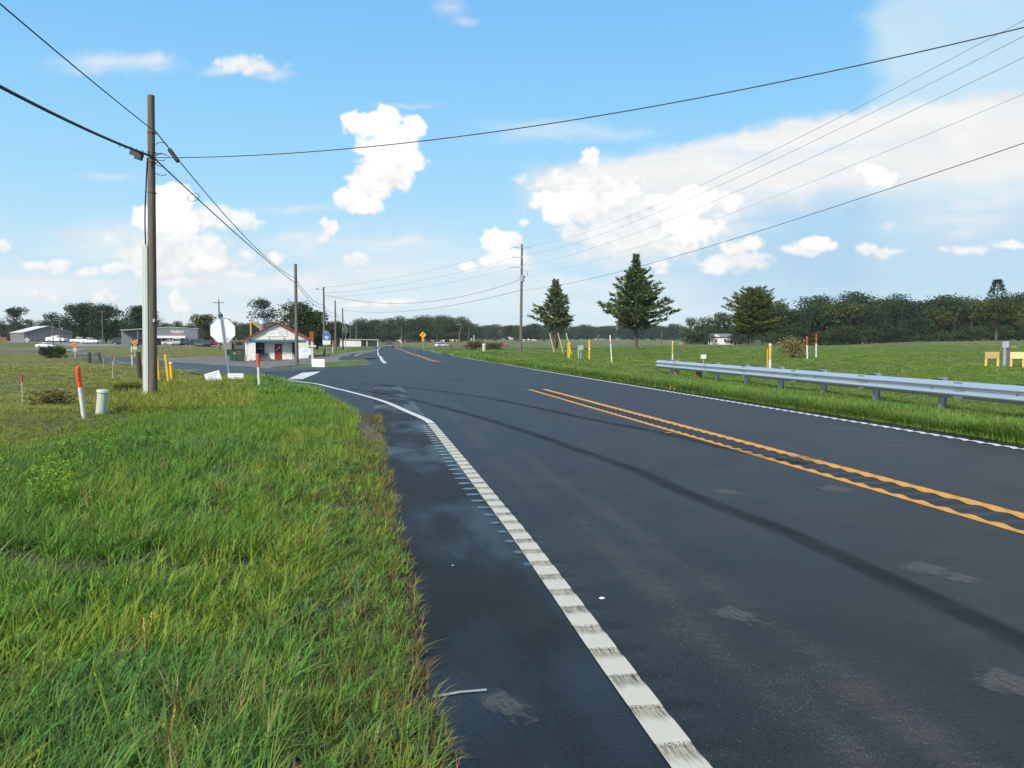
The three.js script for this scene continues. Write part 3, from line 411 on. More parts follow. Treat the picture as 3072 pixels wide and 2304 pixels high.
utilityPole('roadside pole behind the viewer carrying the cable bundle', V3(-2.5, 0, 22.8), 9, { r0: .16, r1: .11 });
const wireG = 'thin power wires over the pasture';
[[743, 11.2, 1.6, .008, 'topmost'], [773, 10.75, 1.6, .008, 'second highest'], [803, 10.2, 1.5, .008, 'third highest'], [833, 9.1, 1.2, .006, 'thinnest, lowest']].forEach(([py, y, sag, r, which], i) => cable(`${which} power wire strung from the pin-arm pole out over the pasture`, V3(R1.x + (i ? -.9 : .6) * (i < 3 ? 1 : 0), poleY(R1, py) + .12, R1.z), V3(R0.x, y, R0.z), sag, r, 'power_wire', 'wire', wireG));
cable('lowest communication cable running from the pin-arm pole past the cedar tops', V3(R1.x, poleY(R1, 871), R1.z), V3(R0.x, 7.65, R0.z), 1.0, .012);
[[743, 858], [773, 876], [803, 888]].forEach(([a, b]) => cable('thin power wire crossing from the pin-arm pole to the lamp pole', V3(R1.x - .5, poleY(R1, a) + .1, R1.z), V3(P3.x, poleY(P3, b + 4), P3.z), .7, .014, 'power_wire', 'wire', 'thin power wires over the highway'));
cable('deeply sagging cable crossing the highway from the pin-arm pole', V3(R1.x, poleY(R1, 838), R1.z), V3(P3.x, poleY(P3, 884), P3.z), 1.9, .02);
cable('lower slack cable from the pin-arm pole to the pole by the octagonal sign', V3(R1.x, poleY(R1, 871), R1.z), V3(P5.x, poleY(P5, 930), P5.z), 1.4, .022);
// the cables on the near pole
function throughCable(label, a, m, b, r, Q = P2) {   // a hanging curve in the upright plane of the two poles, through three sighted points
  const dx = Q.x - P0.x, dz = Q.z - P0.z, on = ([px, py]) => { const q = ray(px, py), k = clamp((-P0.x - q.x * P0.z) / (dx + q.x * dz), 0, 1), d = -(P0.z + dz * k); return [k, EYE + q.y * d]; };
  const [ka, ya] = on(a), [km, ym] = on(m), [kb, yb] = on(b), pts = []; for (let i = 0; i <= 40; i++) { const k = i / 40, y = ya * (k - km) * (k - kb) / ((ka - km) * (ka - kb)) + ym * (k - ka) * (k - kb) / ((km - ka) * (km - kb)) + yb * (k - ka) * (k - km) / ((kb - ka) * (kb - km)); pts.push(V3(P0.x + dx * k + .12 * (1 - k), y, P0.z + dz * k + .1 * (1 - k))); }
  return single('overhead_cable', new THREE.TubeGeometry(new THREE.CatmullRomCurve3(pts), 60, r, 5), M.cable, label, 'cable');
}
const back = V3(-2.5, 0, 22.8), A = (y, dx = 0) => V3(P0.x + dx, P0.y + y, P0.z + .12);
cable('thin cable rising from the near wooden pole out of sight', A(8.35, .2), V3(back.x, 8.4, back.z), .72, .016);
cable('thick black cable bundle hanging from the near wooden pole', A(7.5, .2), V3(back.x, 7.5, back.z), 1.7, .036);
throughCable('upper of two cables from the near wooden pole to the island pole', [470, 409], [611, 578], [890, 836], .019);
throughCable('lower of two cables from the near wooden pole to the island pole', [470, 490], [633, 638], [890, 850], .024);
for (const [a, b, ya, yb, za, zb] of [[P2, P3, 836, 915, 848, 925], [P3, P4, 915, 935, 925, 945], [P4, P5, 935, 948, 945, 956], [P5, P6, 948, 985, 956, 990]]) { cable('roadside cable strung between the poles beyond the white building', V3(a.x, poleY(a, ya), a.z), V3(b.x, poleY(b, yb), b.z), .6, .022, 'overhead_cable', 'cable', 'cables between the roadside poles'); cable('roadside cable strung between the poles beyond the white building', V3(a.x, poleY(a, za), a.z), V3(b.x, poleY(b, zb), b.z), .6, .022, 'overhead_cable', 'cable', 'cables between the roadside poles'); }
throughCable('long sagging cable crossing the highway from the near wooden pole', [535, 475], [1900, 330], [3060, 85], .0125, V3(16.5, 0, -11.4));
{ // splice cases hanging on the cables
  const o = thing('splice_case', 'boxy black splice case hanging on the thick cable bundle', 'splice case', at(410, 462, 23.6)); obj('case', [box(.36, .14, .16, 0, 0, 0, 0, 0, -.32), box(.2, .11, .14, .05, -.11, 0, 0, 0, -.3)], M.black, o); for (let i = 0; i < 6; i++) obj('hanger', new THREE.TorusGeometry(.05, .008, 5, 10).rotateY(Math.PI / 2).translate(-.5 + i * .17, .26 - i * .05, 0), M.cable, o);
  const q = at(521, 466, 26.2), c = single('splice_case', new THREE.CapsuleGeometry(.07, .42, 5, 12), M.black, 'long tubular black splice case slung below the upper cable', 'splice case'); c.position.copy(q); c.rotation.z = .62;
  const l = single('cable_loop', new THREE.TorusGeometry(.17, .011, 5, 20).scale(1.25, .8, 1), M.cable, 'small slack cable loop on the lower cable', 'cable loop'); l.position.copy(at(580, 592, 28.5)); l.rotation.z = .35;
}

// ---------------------------------------------------------------- marker posts, bollards and pedestals
function tube(r, h, y0 = 0) { return lathe([[r, y0], [r, y0 + h]], 14); }
const warnT = print(128, 512, (c, w, h) => { c.fillStyle = '#e04a26'; c.fillRect(0, 0, w, h); c.fillStyle = '#1c0e0a'; c.translate(w / 2, h / 2); c.rotate(-Math.PI / 2); c.font = 'bold 60px sans-serif'; c.textAlign = 'center'; c.fillText('WARNING', 0, 22); });
const warnM = mat([1, 1, 1], .5, { map: warnT });
function marker(label, p, h, { topM = M.orange, share = .4, r = .045, lean = 0, band, capM, group, lettered } = {}) {
  const o = thing('marker_post', label, 'marker post', p, facing(p), group); o.rotation.order = 'YXZ'; o.rotation.z = lean;
  obj('tube', tube(r, h * (1 - share) + .15, -.15), M.white, o);
  const sl = lathe([[r + .003, h * (1 - share)], [r + .004, h - r * .9], [r * .75, h - r * .25], [0, h]], 16); obj('sleeve', sl, topM, o);
  if (lettered) { const g = new THREE.CylinderGeometry(r + .006, r + .006, h * share * .75, 10, 1, true, -.75, 1.5); g.translate(0, h * (1 - share * .52), 0); obj('lettering', g, warnM, o); }
  if (band) obj('band', tube(r + .004, band[1] * h, band[0] * h), M.red, o);
  if (capM) obj('cap', lathe([[r + .006, h - .12], [r + .006, h - .02], [0, h + .01]], 14), capM, o);
  return o;
}
marker('orange and white marker post beside the pale green pedestal', ground(252, 1257), 1.29, { lettered: true, lean: .085, r: .052 });
marker('orange and white marker post near the tilted yard signs', ground(778, 1163), 1.27, { lettered: true, lean: .03, r: .05 });
marker('small orange topped marker post beyond the blue church sign', foot(998, 118), 1.5, { r: .06 });
marker('red topped marker post beside the brown bush, the shorter of the pair', foot(2423, 62), 1.85, { r: .065, topM: mat([.42, .05, .02], .5), lean: .04 });
marker('red topped marker post beside the brown bush, the taller of the pair', foot(2449, 66), 1.98, { r: .065, topM: mat([.42, .05, .02], .5), lean: .01 });
marker('white post with one red band on the mown pasture', foot(1836, 55), 1.95, { topM: M.white, share: .3, band: [.7, .05], lean: .07, r: .05 });
marker('white post with brown band by the fence corner', foot(396, 70), 1.9, { topM: M.white, share: .3, band: [.63, .1], lean: .02, r: .06 });
marker('amber and white pipeline post rising behind the guardrail end', foot(2018, 60), 1.68, { topM: mat([.6, .33, .06], .6), share: .58, capM: M.cream, r: .06 });
const pipePost = marker('amber and white pipeline post with thin yellow stake behind the guardrail', foot(2311, 47), 1.62, { topM: mat([.6, .36, .1], .6), share: .6, capM: M.cream, r: .08 });
single('stake', new THREE.CylinderGeometry(.03, .03, 1.4, 8).translate(0, .6, 0), M.yellow, 'thin yellow stake touching the pipeline post', 'stake').position.copy(foot(2302.5, 47.3));
marker('pale weathered post rising from the bush by the far highway', foot(1422, 130), 2.4, { topM: mat([.5, .48, .43], .7), share: .3, r: .07 });
function bollard(label, p, h, r, lean = 0, group, cap = true, m = M.yellow) { const o = thing('bollard', label, 'bollard', p, facing(p), group); o.rotation.order = 'YXZ'; o.rotation.z = lean; obj('tube', tube(r, h + .15, -.15), m, o); obj('cap', cap ? lathe([[r * 1.25, h - r * 1.2], [r * 1.25, h], [0, h + r * .4]], 14) : lathe([[r, h], [r * .7, h + r * .5], [0, h + r * .7]], 14), cap ? mat([.6, .45, .2], .7) : m, o); return o; }
bollard('slim yellow bollard half hidden by the near wooden pole', foot(468.5, 40.4), 1.3, .05, .05, null, false);
bollard('slim yellow bollard just beyond the near wooden pole', foot(475, 40), 1.25, .05, .03, null, false);
bollard('tallest yellow bollard near the side road', foot(505, 37), 1.45, .065, .09, null, false);
bollard('yellow bollard with square rim near the side road', foot(514, 36.2), 1.1, .07, .04, null, true);
{ const g = 'yellow posts by the grey meter box'; const a = bollard('pair of touching yellow pipes by the grey meter box', foot(1709, 68), 1.4, .06, 0); obj('second_pipe', tube(.055, 1.55, -.15).translate(-.13, 0, 0), M.yellow, a); bollard('yellow pipe post with side valve by the grey meter box', foot(1768, 60), 1.58, .065, 0, null, false); const v = thing('pipe_valve', 'small valve on the side of the yellow pipe post', 'valve', foot(1769.5, 59.9)); obj('body', [cyl(.05, .05, .14, 0, .78, 0, 10), new THREE.SphereGeometry(.08, 10, 8).translate(0, .85, 0)], M.cream, v); }
{ const p = foot(1739, 66), o = thing('meter_box', 'grey meter box on a short steel post in the pasture', 'meter box', p, facing(p)); obj('post', box(.1, 1.25, .1, -.1, .55, 0), M.steel, o); obj('box', box(.36, .38, .2, .12, 1.0, .05), mat([.3, .33, .32], .6), o); obj('conduit', cyl(.05, .05, .9, .1, -.05, .05, 10), M.galv, o); }
{ const p = ground(303, 1243), o = thing('cable_pedestal', 'leaning pale green plastic cable pedestal beside the orange marker post', 'cable pedestal', p, facing(p)); o.rotation.order = 'YXZ'; o.rotation.z = -.1; obj('body', lathe([[.13, -.1], [.128, .55], [.135, .57]], 20), mat([.42, .47, .38], .6), o); obj('lid', lathe([[.155, .56], [.155, .61], [.13, .64], [0, .65]], 20), mat([.46, .51, .42], .55), o); }
{ const p = foot(1452, 100), o = thing('cable_pedestal', 'small pale pedestal far across the highway near the bush', 'cable pedestal', p); obj('body', lathe([[.2, -.1], [.2, .85]], 12), mat([.5, .5, .36], .7), o); obj('lid', lathe([[.23, .84], [.22, 1.0], [0, 1.06]], 12), mat([.5, .5, .36], .7), o); }
for (const [px, d, a] of [[1658, 92, .24], [1685, 88, .26], [1710, 84, .26]]) { const p = foot(px, d), o = single('guy_guard', new THREE.CylinderGeometry(.05, .05, 2.5, 8).translate(0, 1.15, 0), M.cream.clone(), 'slanted yellow guy wire guard under the smaller cedar', 'guy guard', 'slanted guy wire guards'); o.material.color.setRGB(.6, .5, .2); o.position.copy(p); o.rotation.z = a; o.position.x += .2; }
{ const p = foot(2111, 50), o = thing('small_sign', 'small white blank sign just behind the guardrail', 'sign', p, facing(p)); obj('panel', box(.34, .26, .02, 0, .72, 0), M.white, o); obj('stake', box(.03, .7, .02, 0, .28, -.02), M.steel, o); }
{ // yellow sign boards with a silver pipe between them
  const p = foot(3020, 52), t = facing(p);
  for (const [x, l] of [[-.8, 'yellow board on two legs left of the silver vent pipe'], [.62, 'yellow board on two legs right of the silver vent pipe']]) { const o = thing('board_stand', x < 0 ? 'dull yellow board on two legs, its far leg behind the silver vent pipe' : 'pale yellow board on two legs beyond the silver vent pipe', 'board stand', [p.x + x * Math.cos(t), p.y, p.z - x * Math.sin(t)], t); obj('panel', box(.82, .44, .03, 0, .8, .06), x < 0 ? mat([.42, .3, .1], .7) : mat([.66, .54, .26], .7), o); for (const k of [-.34, .34]) obj('leg', box(.14, 1.12, .08, k, .46, 0), mat([.6, .42, .09], .7), o); }
  const o = thing('vent_pipe', 'silver vent pipe with boxy head between the yellow boards', 'vent pipe', p, t); obj('pipe', tube(.13, 1.5, -.1).translate(-.1, 0, 0), M.galv, o); obj('post', box(.16, 1.6, .16, .12, .7, -.1), mat([.1, .09, .12], .8), o); obj('head', box(.36, .42, .3, -.06, 1.5, 0), M.galv, o); obj('handle', box(.3, .03, .03, .42, 1.35, 0), M.yellow, o);  // dark purple box beside the pipe is its shaded side, put in as colour
}

// ---------------------------------------------------------------- guardrail
{
  const a = road(5, 12.55), b0 = road(13.9, 13.0), b1 = road(37, 14.2), dir = [b1[0] - b0[0], b1[1] - b0[1]], L = Math.hypot(...dir), d = [dir[0] / L, dir[1] / L];
  const pt = (k) => [b0[0] + d[0] * k, b0[1] + d[1] * k];
  const o = thing('guardrail', 'galvanized steel guardrail on posts along the far side of the highway', 'guardrail');
  const prof = [[.005, 0], [.012, .02], [.08, .065], [.083, .105], [.02, .145], [.02, .167], [.083, .207], [.08, .247], [.012, .292], [.005, .312]].map(([a, b]) => [a * 1.1, b * 1.24]);
  const side = [-d[1] * -1, d[0] * -1]; const nx = d[1], nz = -d[0]; // towards the road
  const sgn = (nx * (0 - b0[0]) + nz * (0 - b0[1])) > 0 ? 1 : -1;
  const path = []; for (let k = -9; k <= L; k += .5) path.push([...pt(k), 0]); const end = pt(L); for (let i = 1; i <= 10; i++) { const q = i / 10 * 1.9, r = .75; path.push([end[0] + d[0] * r * Math.sin(q) - sgn * nx * r * (1 - Math.cos(q)), end[1] + d[1] * r * Math.sin(q) - sgn * nz * r * (1 - Math.cos(q)), q]); }
  const P = [], I = [], n = prof.length, base = .335;
  path.forEach(([x, z, q], j) => { const c = Math.cos(q), s = Math.sin(q), ox = sgn * (nx * c) + d[0] * s, oz = sgn * (nz * c) + d[1] * s; for (const [f, y] of prof) P.push(x + ox * f, H(x, z) + base + y, z + oz * f); if (j) for (let i = 0; i < n - 1; i++) { const e = j * n + i; I.push(e - n, e - n + 1, e, e - n + 1, e + 1, e); } });
  const g = new THREE.BufferGeometry(); g.setAttribute('position', new THREE.Float32BufferAttribute(P, 3)); g.setIndex(I); g.computeVertexNormals(); mapUV(g, (x, y, z) => x * .7 + z * .7, (x, y) => y); obj('rail', g, mat([.55, .6, .66], .4, { metalness: .6 }), o);
  const yaw = Math.atan2(d[0], d[1]);
  for (const px of [1999, 2134, 2222, 2323, 2449, 2605, 2800, 3059, 3420]) {
    const r = (px - 1536) / FOCAL / 1.0, tx = Math.tan(Math.atan(r)); // direction x = tx * distance
    const k = (tx * -b0[1] - b0[0]) / (d[0] + tx * d[1]); const [x, z] = pt(k), y = H(x, z), X = x - sgn * nx * .2, Z = z - sgn * nz * .2;
    obj('post', [box(.012, .95, .15, 0, .3, 0), box(.1, .95, .01, 0, .3, .075), box(.1, .95, .01, 0, .3, -.075)].map((q) => q.rotateY(yaw + Math.PI / 2).translate(X - sgn * nx * .06, y, Z - sgn * nz * .06)), M.galv, o);
    obj('block', box(.15, .42, .19).rotateY(yaw).translate(X + sgn * nx * .1, y + base + .2, Z + sgn * nz * .1), mat([.035, .035, .04], .85), o);
    obj('bolt', new THREE.SphereGeometry(.018, 8, 6).translate(x + sgn * nx * .03, y + base + .194, z + sgn * nz * .03), M.rust, o);
  }
  for (const px of [2018, 2083]) { const tx = (px - 1536) / FOCAL, k = (tx * -b0[1] - b0[0]) / (d[0] + tx * d[1]), [x, z] = pt(k), y = H(x, z); obj('timber_post', box(.2, 1.0, .2).rotateY(yaw).translate(x - sgn * nx * .2, y + .28, z - sgn * nz * .2), px < 2050 ? M.woodNew : mat([.16, .06, .025], .9), o); }
  for (let k = -6; k < L; k += 3.81) { const [x, z] = pt(k); obj('splice_plate', box(.004, .36, .3).rotateY(yaw).translate(x + sgn * nx * .05, H(x, z) + base + .194, z + sgn * nz * .05), M.steel, o); }
}

// ---------------------------------------------------------------- wire fence at the left
{
  const o = thing('wire_fence', 'low wire fence with wooden and steel posts along the pasture edge', 'fence');
  const steelPosts = [[62, 31, 1.42], [228, 34, 1.4], [336, 44, 1.35], [308, 66, 1.3], [341, 76, 1.25]], wood = [[416, 41, 1.55, .13, .03], [267, 88, 1.25, .2, 0], [300, 84, 1.25, .14, .28]];
  const tops = [];
  for (const [px, d, h] of steelPosts) { const p = foot(px, d); obj('steel_post', [box(.05, h + .2, .015, p.x, p.y + h / 2 - .1, p.z), box(.015, h + .2, .05, p.x, p.y + h / 2 - .1, p.z - .02)], px === 228 ? M.rust : mat([.3, .28, .25], .8), o); if (px !== 228) obj('post_tip', box(.056, .3, .06, p.x, p.y + h - .14, p.z), mat([.3, .07, .05], .8), o); tops.push([d, p, h]); }
  for (const [px, d, h, r, l] of wood) { const p = foot(px, d), g = new THREE.CylinderGeometry(r * .85, r, h + .2, 10).rotateZ(l).translate(p.x, p.y + h / 2 - .1, p.z); obj('wooden_post', mapUV(g, (x, y, z) => x * 2, (x, y) => y / 2), M.post, o); tops.push([d, p, h]); }
  const order = [...[[20, foot(-160, 24), 1.3]], ...tops].sort((a, b) => a[0] - b[0]);
  for (let i = 0; i < order.length - 1; i++) for (const k of [.25, .5, .75, .95]) { const a = order[i][1].clone(), b = order[i + 1][1].clone(); a.y += 1.25 * k; b.y += 1.2 * k; obj('wire', bar(a, b, .003, 4), M.steel, o); }
}
{ const p = foot(422.5, 43), o = thing('notice_panel', 'small faded red and white panel on a post behind the fence corner', 'notice panel', p, facing(p)); obj('post', box(.05, 1.5, .04, -.06, .65, 0), mat([.4, .3, .24], .8), o); obj('panel', box(.2, .5, .02, .06, 1.05, .03, 0, 0, -.2), mat([.42, .16, .17], .7), o); obj('patch', box(.16, .16, .012, .13, .95, .05, 0, 0, -.2), mat([.6, .5, .52], .7), o); }

// ---------------------------------------------------------------- signs
{ // stop sign seen from behind
  const p = ground(690, 1146), o = thing('stop_sign', 'bare white back of an octagonal stop sign on a slanting steel post', 'stop sign', p, facing(p)); o.rotation.order = 'YXZ'; o.rotation.z = .115;
  const d = -p.z, s = .935, oct = []; for (let i = 0; i < 8; i++) { const a = Math.PI / 8 + i * Math.PI / 4; oct.push([Math.cos(a) * s / 2 / Math.cos(Math.PI / 8), Math.sin(a) * s / 2 / Math.cos(Math.PI / 8)]); }
  obj('plate', extrude(oct, .006).rotateZ(-.115).translate(0, 2.08, -.05), mat([.9, .91, .92], .45), o); obj('post', [box(.06, 2.75, .01, 0, 1.25, .0), box(.012, 2.75, .03, -.03, 1.25, -.015), box(.012, 2.75, .03, .03, 1.25, -.015)], M.galv, o); obj('bolt', [new THREE.SphereGeometry(.016, 8, 6).translate(0, 2.36, .012), new THREE.SphereGeometry(.016, 8, 6).translate(0, 1.82, .012)], M.steel, o); obj('sticker', box(.04, .09, .003, .14, 1.72, -.045), mat([.1, .12, .18], .7), o);
  obj('street_name_bracket', [box(.17, .16, .04, 0, 2.67, -.04), box(.04, .12, .2, .02, 2.76, -.04)], mat([.05, .1, .12], .6), o);
}
{ const p = foot(1038, 112), o = thing('stop_sign', 'octagonal sign seen almost edge-on by the second road mouth', 'stop sign', p, facing(p) + 1.02), oct = []; for (let i = 0; i < 8; i++) { const a = Math.PI / 8 + i * Math.PI / 4; oct.push([Math.cos(a) * .66, Math.sin(a) * .66]); } obj('plate', extrude(oct, .02).translate(0, 3.35, 0), mat([.3, .29, .28], .6), o); obj('post', box(.07, 3.6, .05, 0, 1.65, -.05), M.galv, o); }
function diamond(label, px, d, size, h, draw, plateText, extra) {
  const p = foot(px, d), o = thing('warning_sign', label, 'road sign', p, facing(p)); obj('post', box(.09, h + .4, .06, 0, (h + .4) / 2 - .3, -.05), extra?.post ?? M.cream, o);
  const g = new THREE.BoxGeometry(size, size, .012); obj('plate', g.rotateZ(Math.PI / 4).translate(0, h, 0), extra?.plate ?? M.yellow, o);
  if (draw) { const f = new THREE.PlaneGeometry(size * .96, size * .96).rotateZ(0); const m = mat([1, 1, 1], .5, { map: print(256, 256, draw) }); const q = f.translate(0, 0, 0); const pos = q.attributes.position; for (let i = 0; i < 4; i++) { const x = pos.getX(i), y = pos.getY(i); const c = Math.SQRT1_2; pos.setXYZ(i, (x - y) * c, (x + y) * c + h, .01); } q.attributes.uv.setXY(0, 0, .5); const uv = q.attributes.uv; for (let i = 0; i < 4; i++) { const x = pos.getX(i) / (size * .96 * Math.SQRT2) + .5, y = (pos.getY(i) - h) / (size * .96 * Math.SQRT2) + .5; uv.setXY(i, x, y); } obj('face', q, m, o); }
  if (plateText) { const [w, hh, dr] = plateText, y = h - size * .71 - hh / 2 - .03; obj('placard', box(w, hh, .012, 0, y, 0), extra?.placard ?? M.yellow, o); if (dr) obj('placard_face', new THREE.PlaneGeometry(w * .97, hh * .97).translate(0, y, .01), mat([1, 1, 1], .5, { map: print(128, 128, dr) }), o); }
  return o;
}
const amber = (c, w, h) => { c.fillStyle = '#e9a321'; c.fillRect(0, 0, w, h); };
const lines = (c, w, h) => { c.fillStyle = '#e8952a'; c.fillRect(0, 0, w, h); c.fillStyle = '#7a4a10'; c.fillRect(w * .27, h * .42, w * .46, h * .05); c.fillRect(w * .27, h * .56, w * .46, h * .05); };
diamond('amber diamond sign with white placard beside the dark bush', 224, 135, .76, 2.3, lines, [.55, .6, null], { placard: M.white, plate: mat([.75, .36, .04], .5) });
diamond('amber diamond sign with white placard behind the banded post', 404, 128, .76, 2.35, lines, [.6, .6, null], { placard: M.white, plate: mat([.75, .36, .04], .5) });
diamond('pale blank back of a diamond sign before the grey metal barn', 81, 205, 1.0, 2.4, null, null, { plate: mat([.55, .55, .47], .5), post: mat([.12, .12, .13], .8) });
diamond('yellow right curve warning sign with speed placard beyond the highway', 1269, 150, .92, 2.75, (c, w, h) => { amber(c, w, h); c.strokeStyle = '#17110a'; c.lineWidth = w * .085; c.beginPath(); c.moveTo(w * .42, h * .74); c.lineTo(w * .42, h * .56); c.quadraticCurveTo(w * .42, h * .42, w * .56, h * .36); c.stroke(); c.fillStyle = '#17110a'; c.beginPath(); c.moveTo(w * .52, h * .22); c.lineTo(w * .7, h * .32); c.lineTo(w * .58, h * .49); c.fill(); }, [.5, .5, (c, w, h) => { amber(c, w, h); c.fillStyle = '#17110a'; c.font = 'bold 74px sans-serif'; c.textAlign = 'center'; c.fillText('45', w / 2, h * .72); }], { post: mat([.3, .28, .2], .8) });
{ // blue church sign, a pointed arch
  const p = foot(980, 92), o = thing('church_sign', 'blue pointed-arch church sign with white lower panel on a slim post', 'sign', p, facing(p) + .1), s = new THREE.Shape(); s.moveTo(-.42, 0); s.lineTo(.42, 0); s.lineTo(.42, .55); s.quadraticCurveTo(.4, .95, 0, 1.2); s.quadraticCurveTo(-.4, .95, -.42, .55); s.closePath();
  const k = 92 / FOCAL / .0415; obj('post', [box(.05, 3.3, .05, 0, 1.5, -.04)], M.galv, o); obj('lower_panel', box(.88, .5, .03, 0, 1.92, 0), M.white, o); const g = new THREE.ExtrudeGeometry(s, { depth: .03, bevelEnabled: false }); g.translate(0, 2.18, -.015); obj('rim', g.clone().scale(1.06, 1, .8), M.white, o); obj('arch_panel', g, mat([.06, .13, .34], .5), o);
  obj('emblem', [new THREE.TorusGeometry(.11, .03, 6, 16, 4.6).rotateZ(.8).translate(0, 3.08, .03)], M.white, o);
  const f = print(256, 256, (c, w, h) => { c.fillStyle = '#4a6fb4'; c.fillRect(0, 0, w, h); c.fillStyle = '#dfe8f5'; for (let i = 0; i < 3; i++) c.fillRect(w * (.16 + .04 * i), h * (.1 + .3 * i), w * (.68 - .08 * i), h * .14); }); obj('lettering', new THREE.PlaneGeometry(.72, .5).translate(0, 2.5, .019), mat([1, 1, 1], .5, { map: f }), o);
  const f2 = print(256, 128, (c, w, h) => { c.fillStyle = '#f2f2f0'; c.fillRect(0, 0, w, h); c.fillStyle = '#a9b0bb'; for (let i = 0; i < 4; i++) c.fillRect(w * .1, h * (.14 + .21 * i), w * .8, h * .07); }); obj('panel_lettering', new THREE.PlaneGeometry(.8, .4).translate(0, 1.92, .017), mat([1, 1, 1], .5, { map: f2 }), o);
}
{ // realtor post with arm and hanging panel
  const p = ground(937, 1093), d = -p.z, m = d / FOCAL, o = thing('yard_sign_post', 'white cross-armed estate sign post with hanging panel on the grass island', 'sign post', p, facing(p)); const pg = extrude([[-.085, -.1], [.085, -.1], [.085, 1.78], [-.085, 1.92]], .12); obj('post', pg, M.white, o); obj('arm', extrude([[-1.05, 1.42], [.36, 1.42], [.28, 1.53], [-1.05, 1.53]], .09).translate(0, 0, .08), mat([.7, .64, .5], .6), o); obj('panel', box(.9, .56, .025, -.56, 1.03, .08), M.white, o); for (const k of [-.3, .25]) obj('hook', bar(V3(-.56 + k, 1.3, .08), V3(-.56 + k, 1.43, .08), .01, 5), M.steel, o);
  const f = print(256, 160, (c, w, h) => { c.fillStyle = '#eceef0'; c.fillRect(0, 0, w, h); c.fillStyle = '#bfe0ea'; c.fillRect(w * .2, h * .08, w * .65, h * .6); c.fillStyle = '#8ccbd8'; c.fillRect(w * .42, h * .18, w * .07, h * .2); c.fillRect(w * .6, h * .18, w * .07, h * .2); c.fillRect(w * .3, h * .46, w * .5, h * .06); c.fillStyle = '#8b8f97'; c.fillRect(w * .1, h * .84, w * .8, h * .06); }); obj('panel_print', new THREE.PlaneGeometry(.88, .54).translate(-.56, 1.03, .094), mat([1, 1, 1], .5, { map: f }), o);
}
function yardSign(label, p, w, h, roll, turn, base, lines = true) { const o = thing('yard_sign', label, 'yard sign', p, facing(p) + turn); const tilt = new THREE.Matrix4().makeRotationZ(roll).setPosition(0, base + h / 2, 0); obj('panel', new THREE.BoxGeometry(w, h, .012).applyMatrix4(tilt), M.white, o); for (const k of [-.3, .3]) obj('stake', bar(V3(k * w, -.15, -.012), V3(k * w, base + h * .6, -.012), .006, 5), M.steel, o); const f = print(256, 160, (c, W, Hh) => { c.fillStyle = '#f3f5f7'; c.fillRect(0, 0, W, Hh); c.fillStyle = lines ? '#b9c6d3' : '#dde3ea'; for (let i = 0; i < 4; i++) c.fillRect(W * (.12 + .05 * (i % 2)), Hh * (.14 + .2 * i), W * (.72 - .1 * (i % 3)), Hh * .07); }); obj('panel_print', new THREE.PlaneGeometry(w * .98, h * .98).applyMatrix4(tilt).translate(0, 0, .008), mat([1, 1, 1], .5, { map: f }), o); return o; }
yardSign('white yard sign tilted to one side left of the stop sign post', ground(640, 1152), .57, .42, .3, 0, .05);
yardSign('white yard sign half sunk in weeds right of the stop sign post', ground(707, 1148), .6, .42, -.02, -.1, -.05, true);
yardSign('white yard sign standing on the grass island beside the estate post', ground(955, 1104), .78, .5, -.03, 0, .06, false);
{ const p = foot(1203, 180), o = thing('street_sign', 'small green street name sign by the far highway edge', 'street sign', p, .3); obj('post', box(.09, 2.6, .09, 0, 1.2, 0), M.steel, o); obj('blade', box(.75, .2, .03, 0, 2.55, 0), mat([.02, .14, .07], .6), o); obj('plate', box(.35, .5, .03, 0, 1.5, .06), mat([.5, .5, .46], .6), o); }
{ const p = foot(1354, 105), o = thing('mailbox', 'dark mailbox on a wooden post across the highway', 'mailbox', p, facing(p)); obj('post', box(.12, 1.1, .12, 0, .45, 0), M.post, o); const s = new THREE.Shape(); s.moveTo(-.13, 0); s.lineTo(.13, 0); s.lineTo(.13, .13); s.absarc(0, .13, .13, 0, Math.PI); s.closePath(); const g = new THREE.ExtrudeGeometry(s, { depth: .5, bevelEnabled: false }).rotateY(Math.PI / 2).translate(-.25, 1.0, 0); obj('box', g, mat([.12, .07, .05], .6), o); obj('door', box(.01, .22, .24, .26, 1.11, 0), mat([.5, .45, .4], .5), o); }

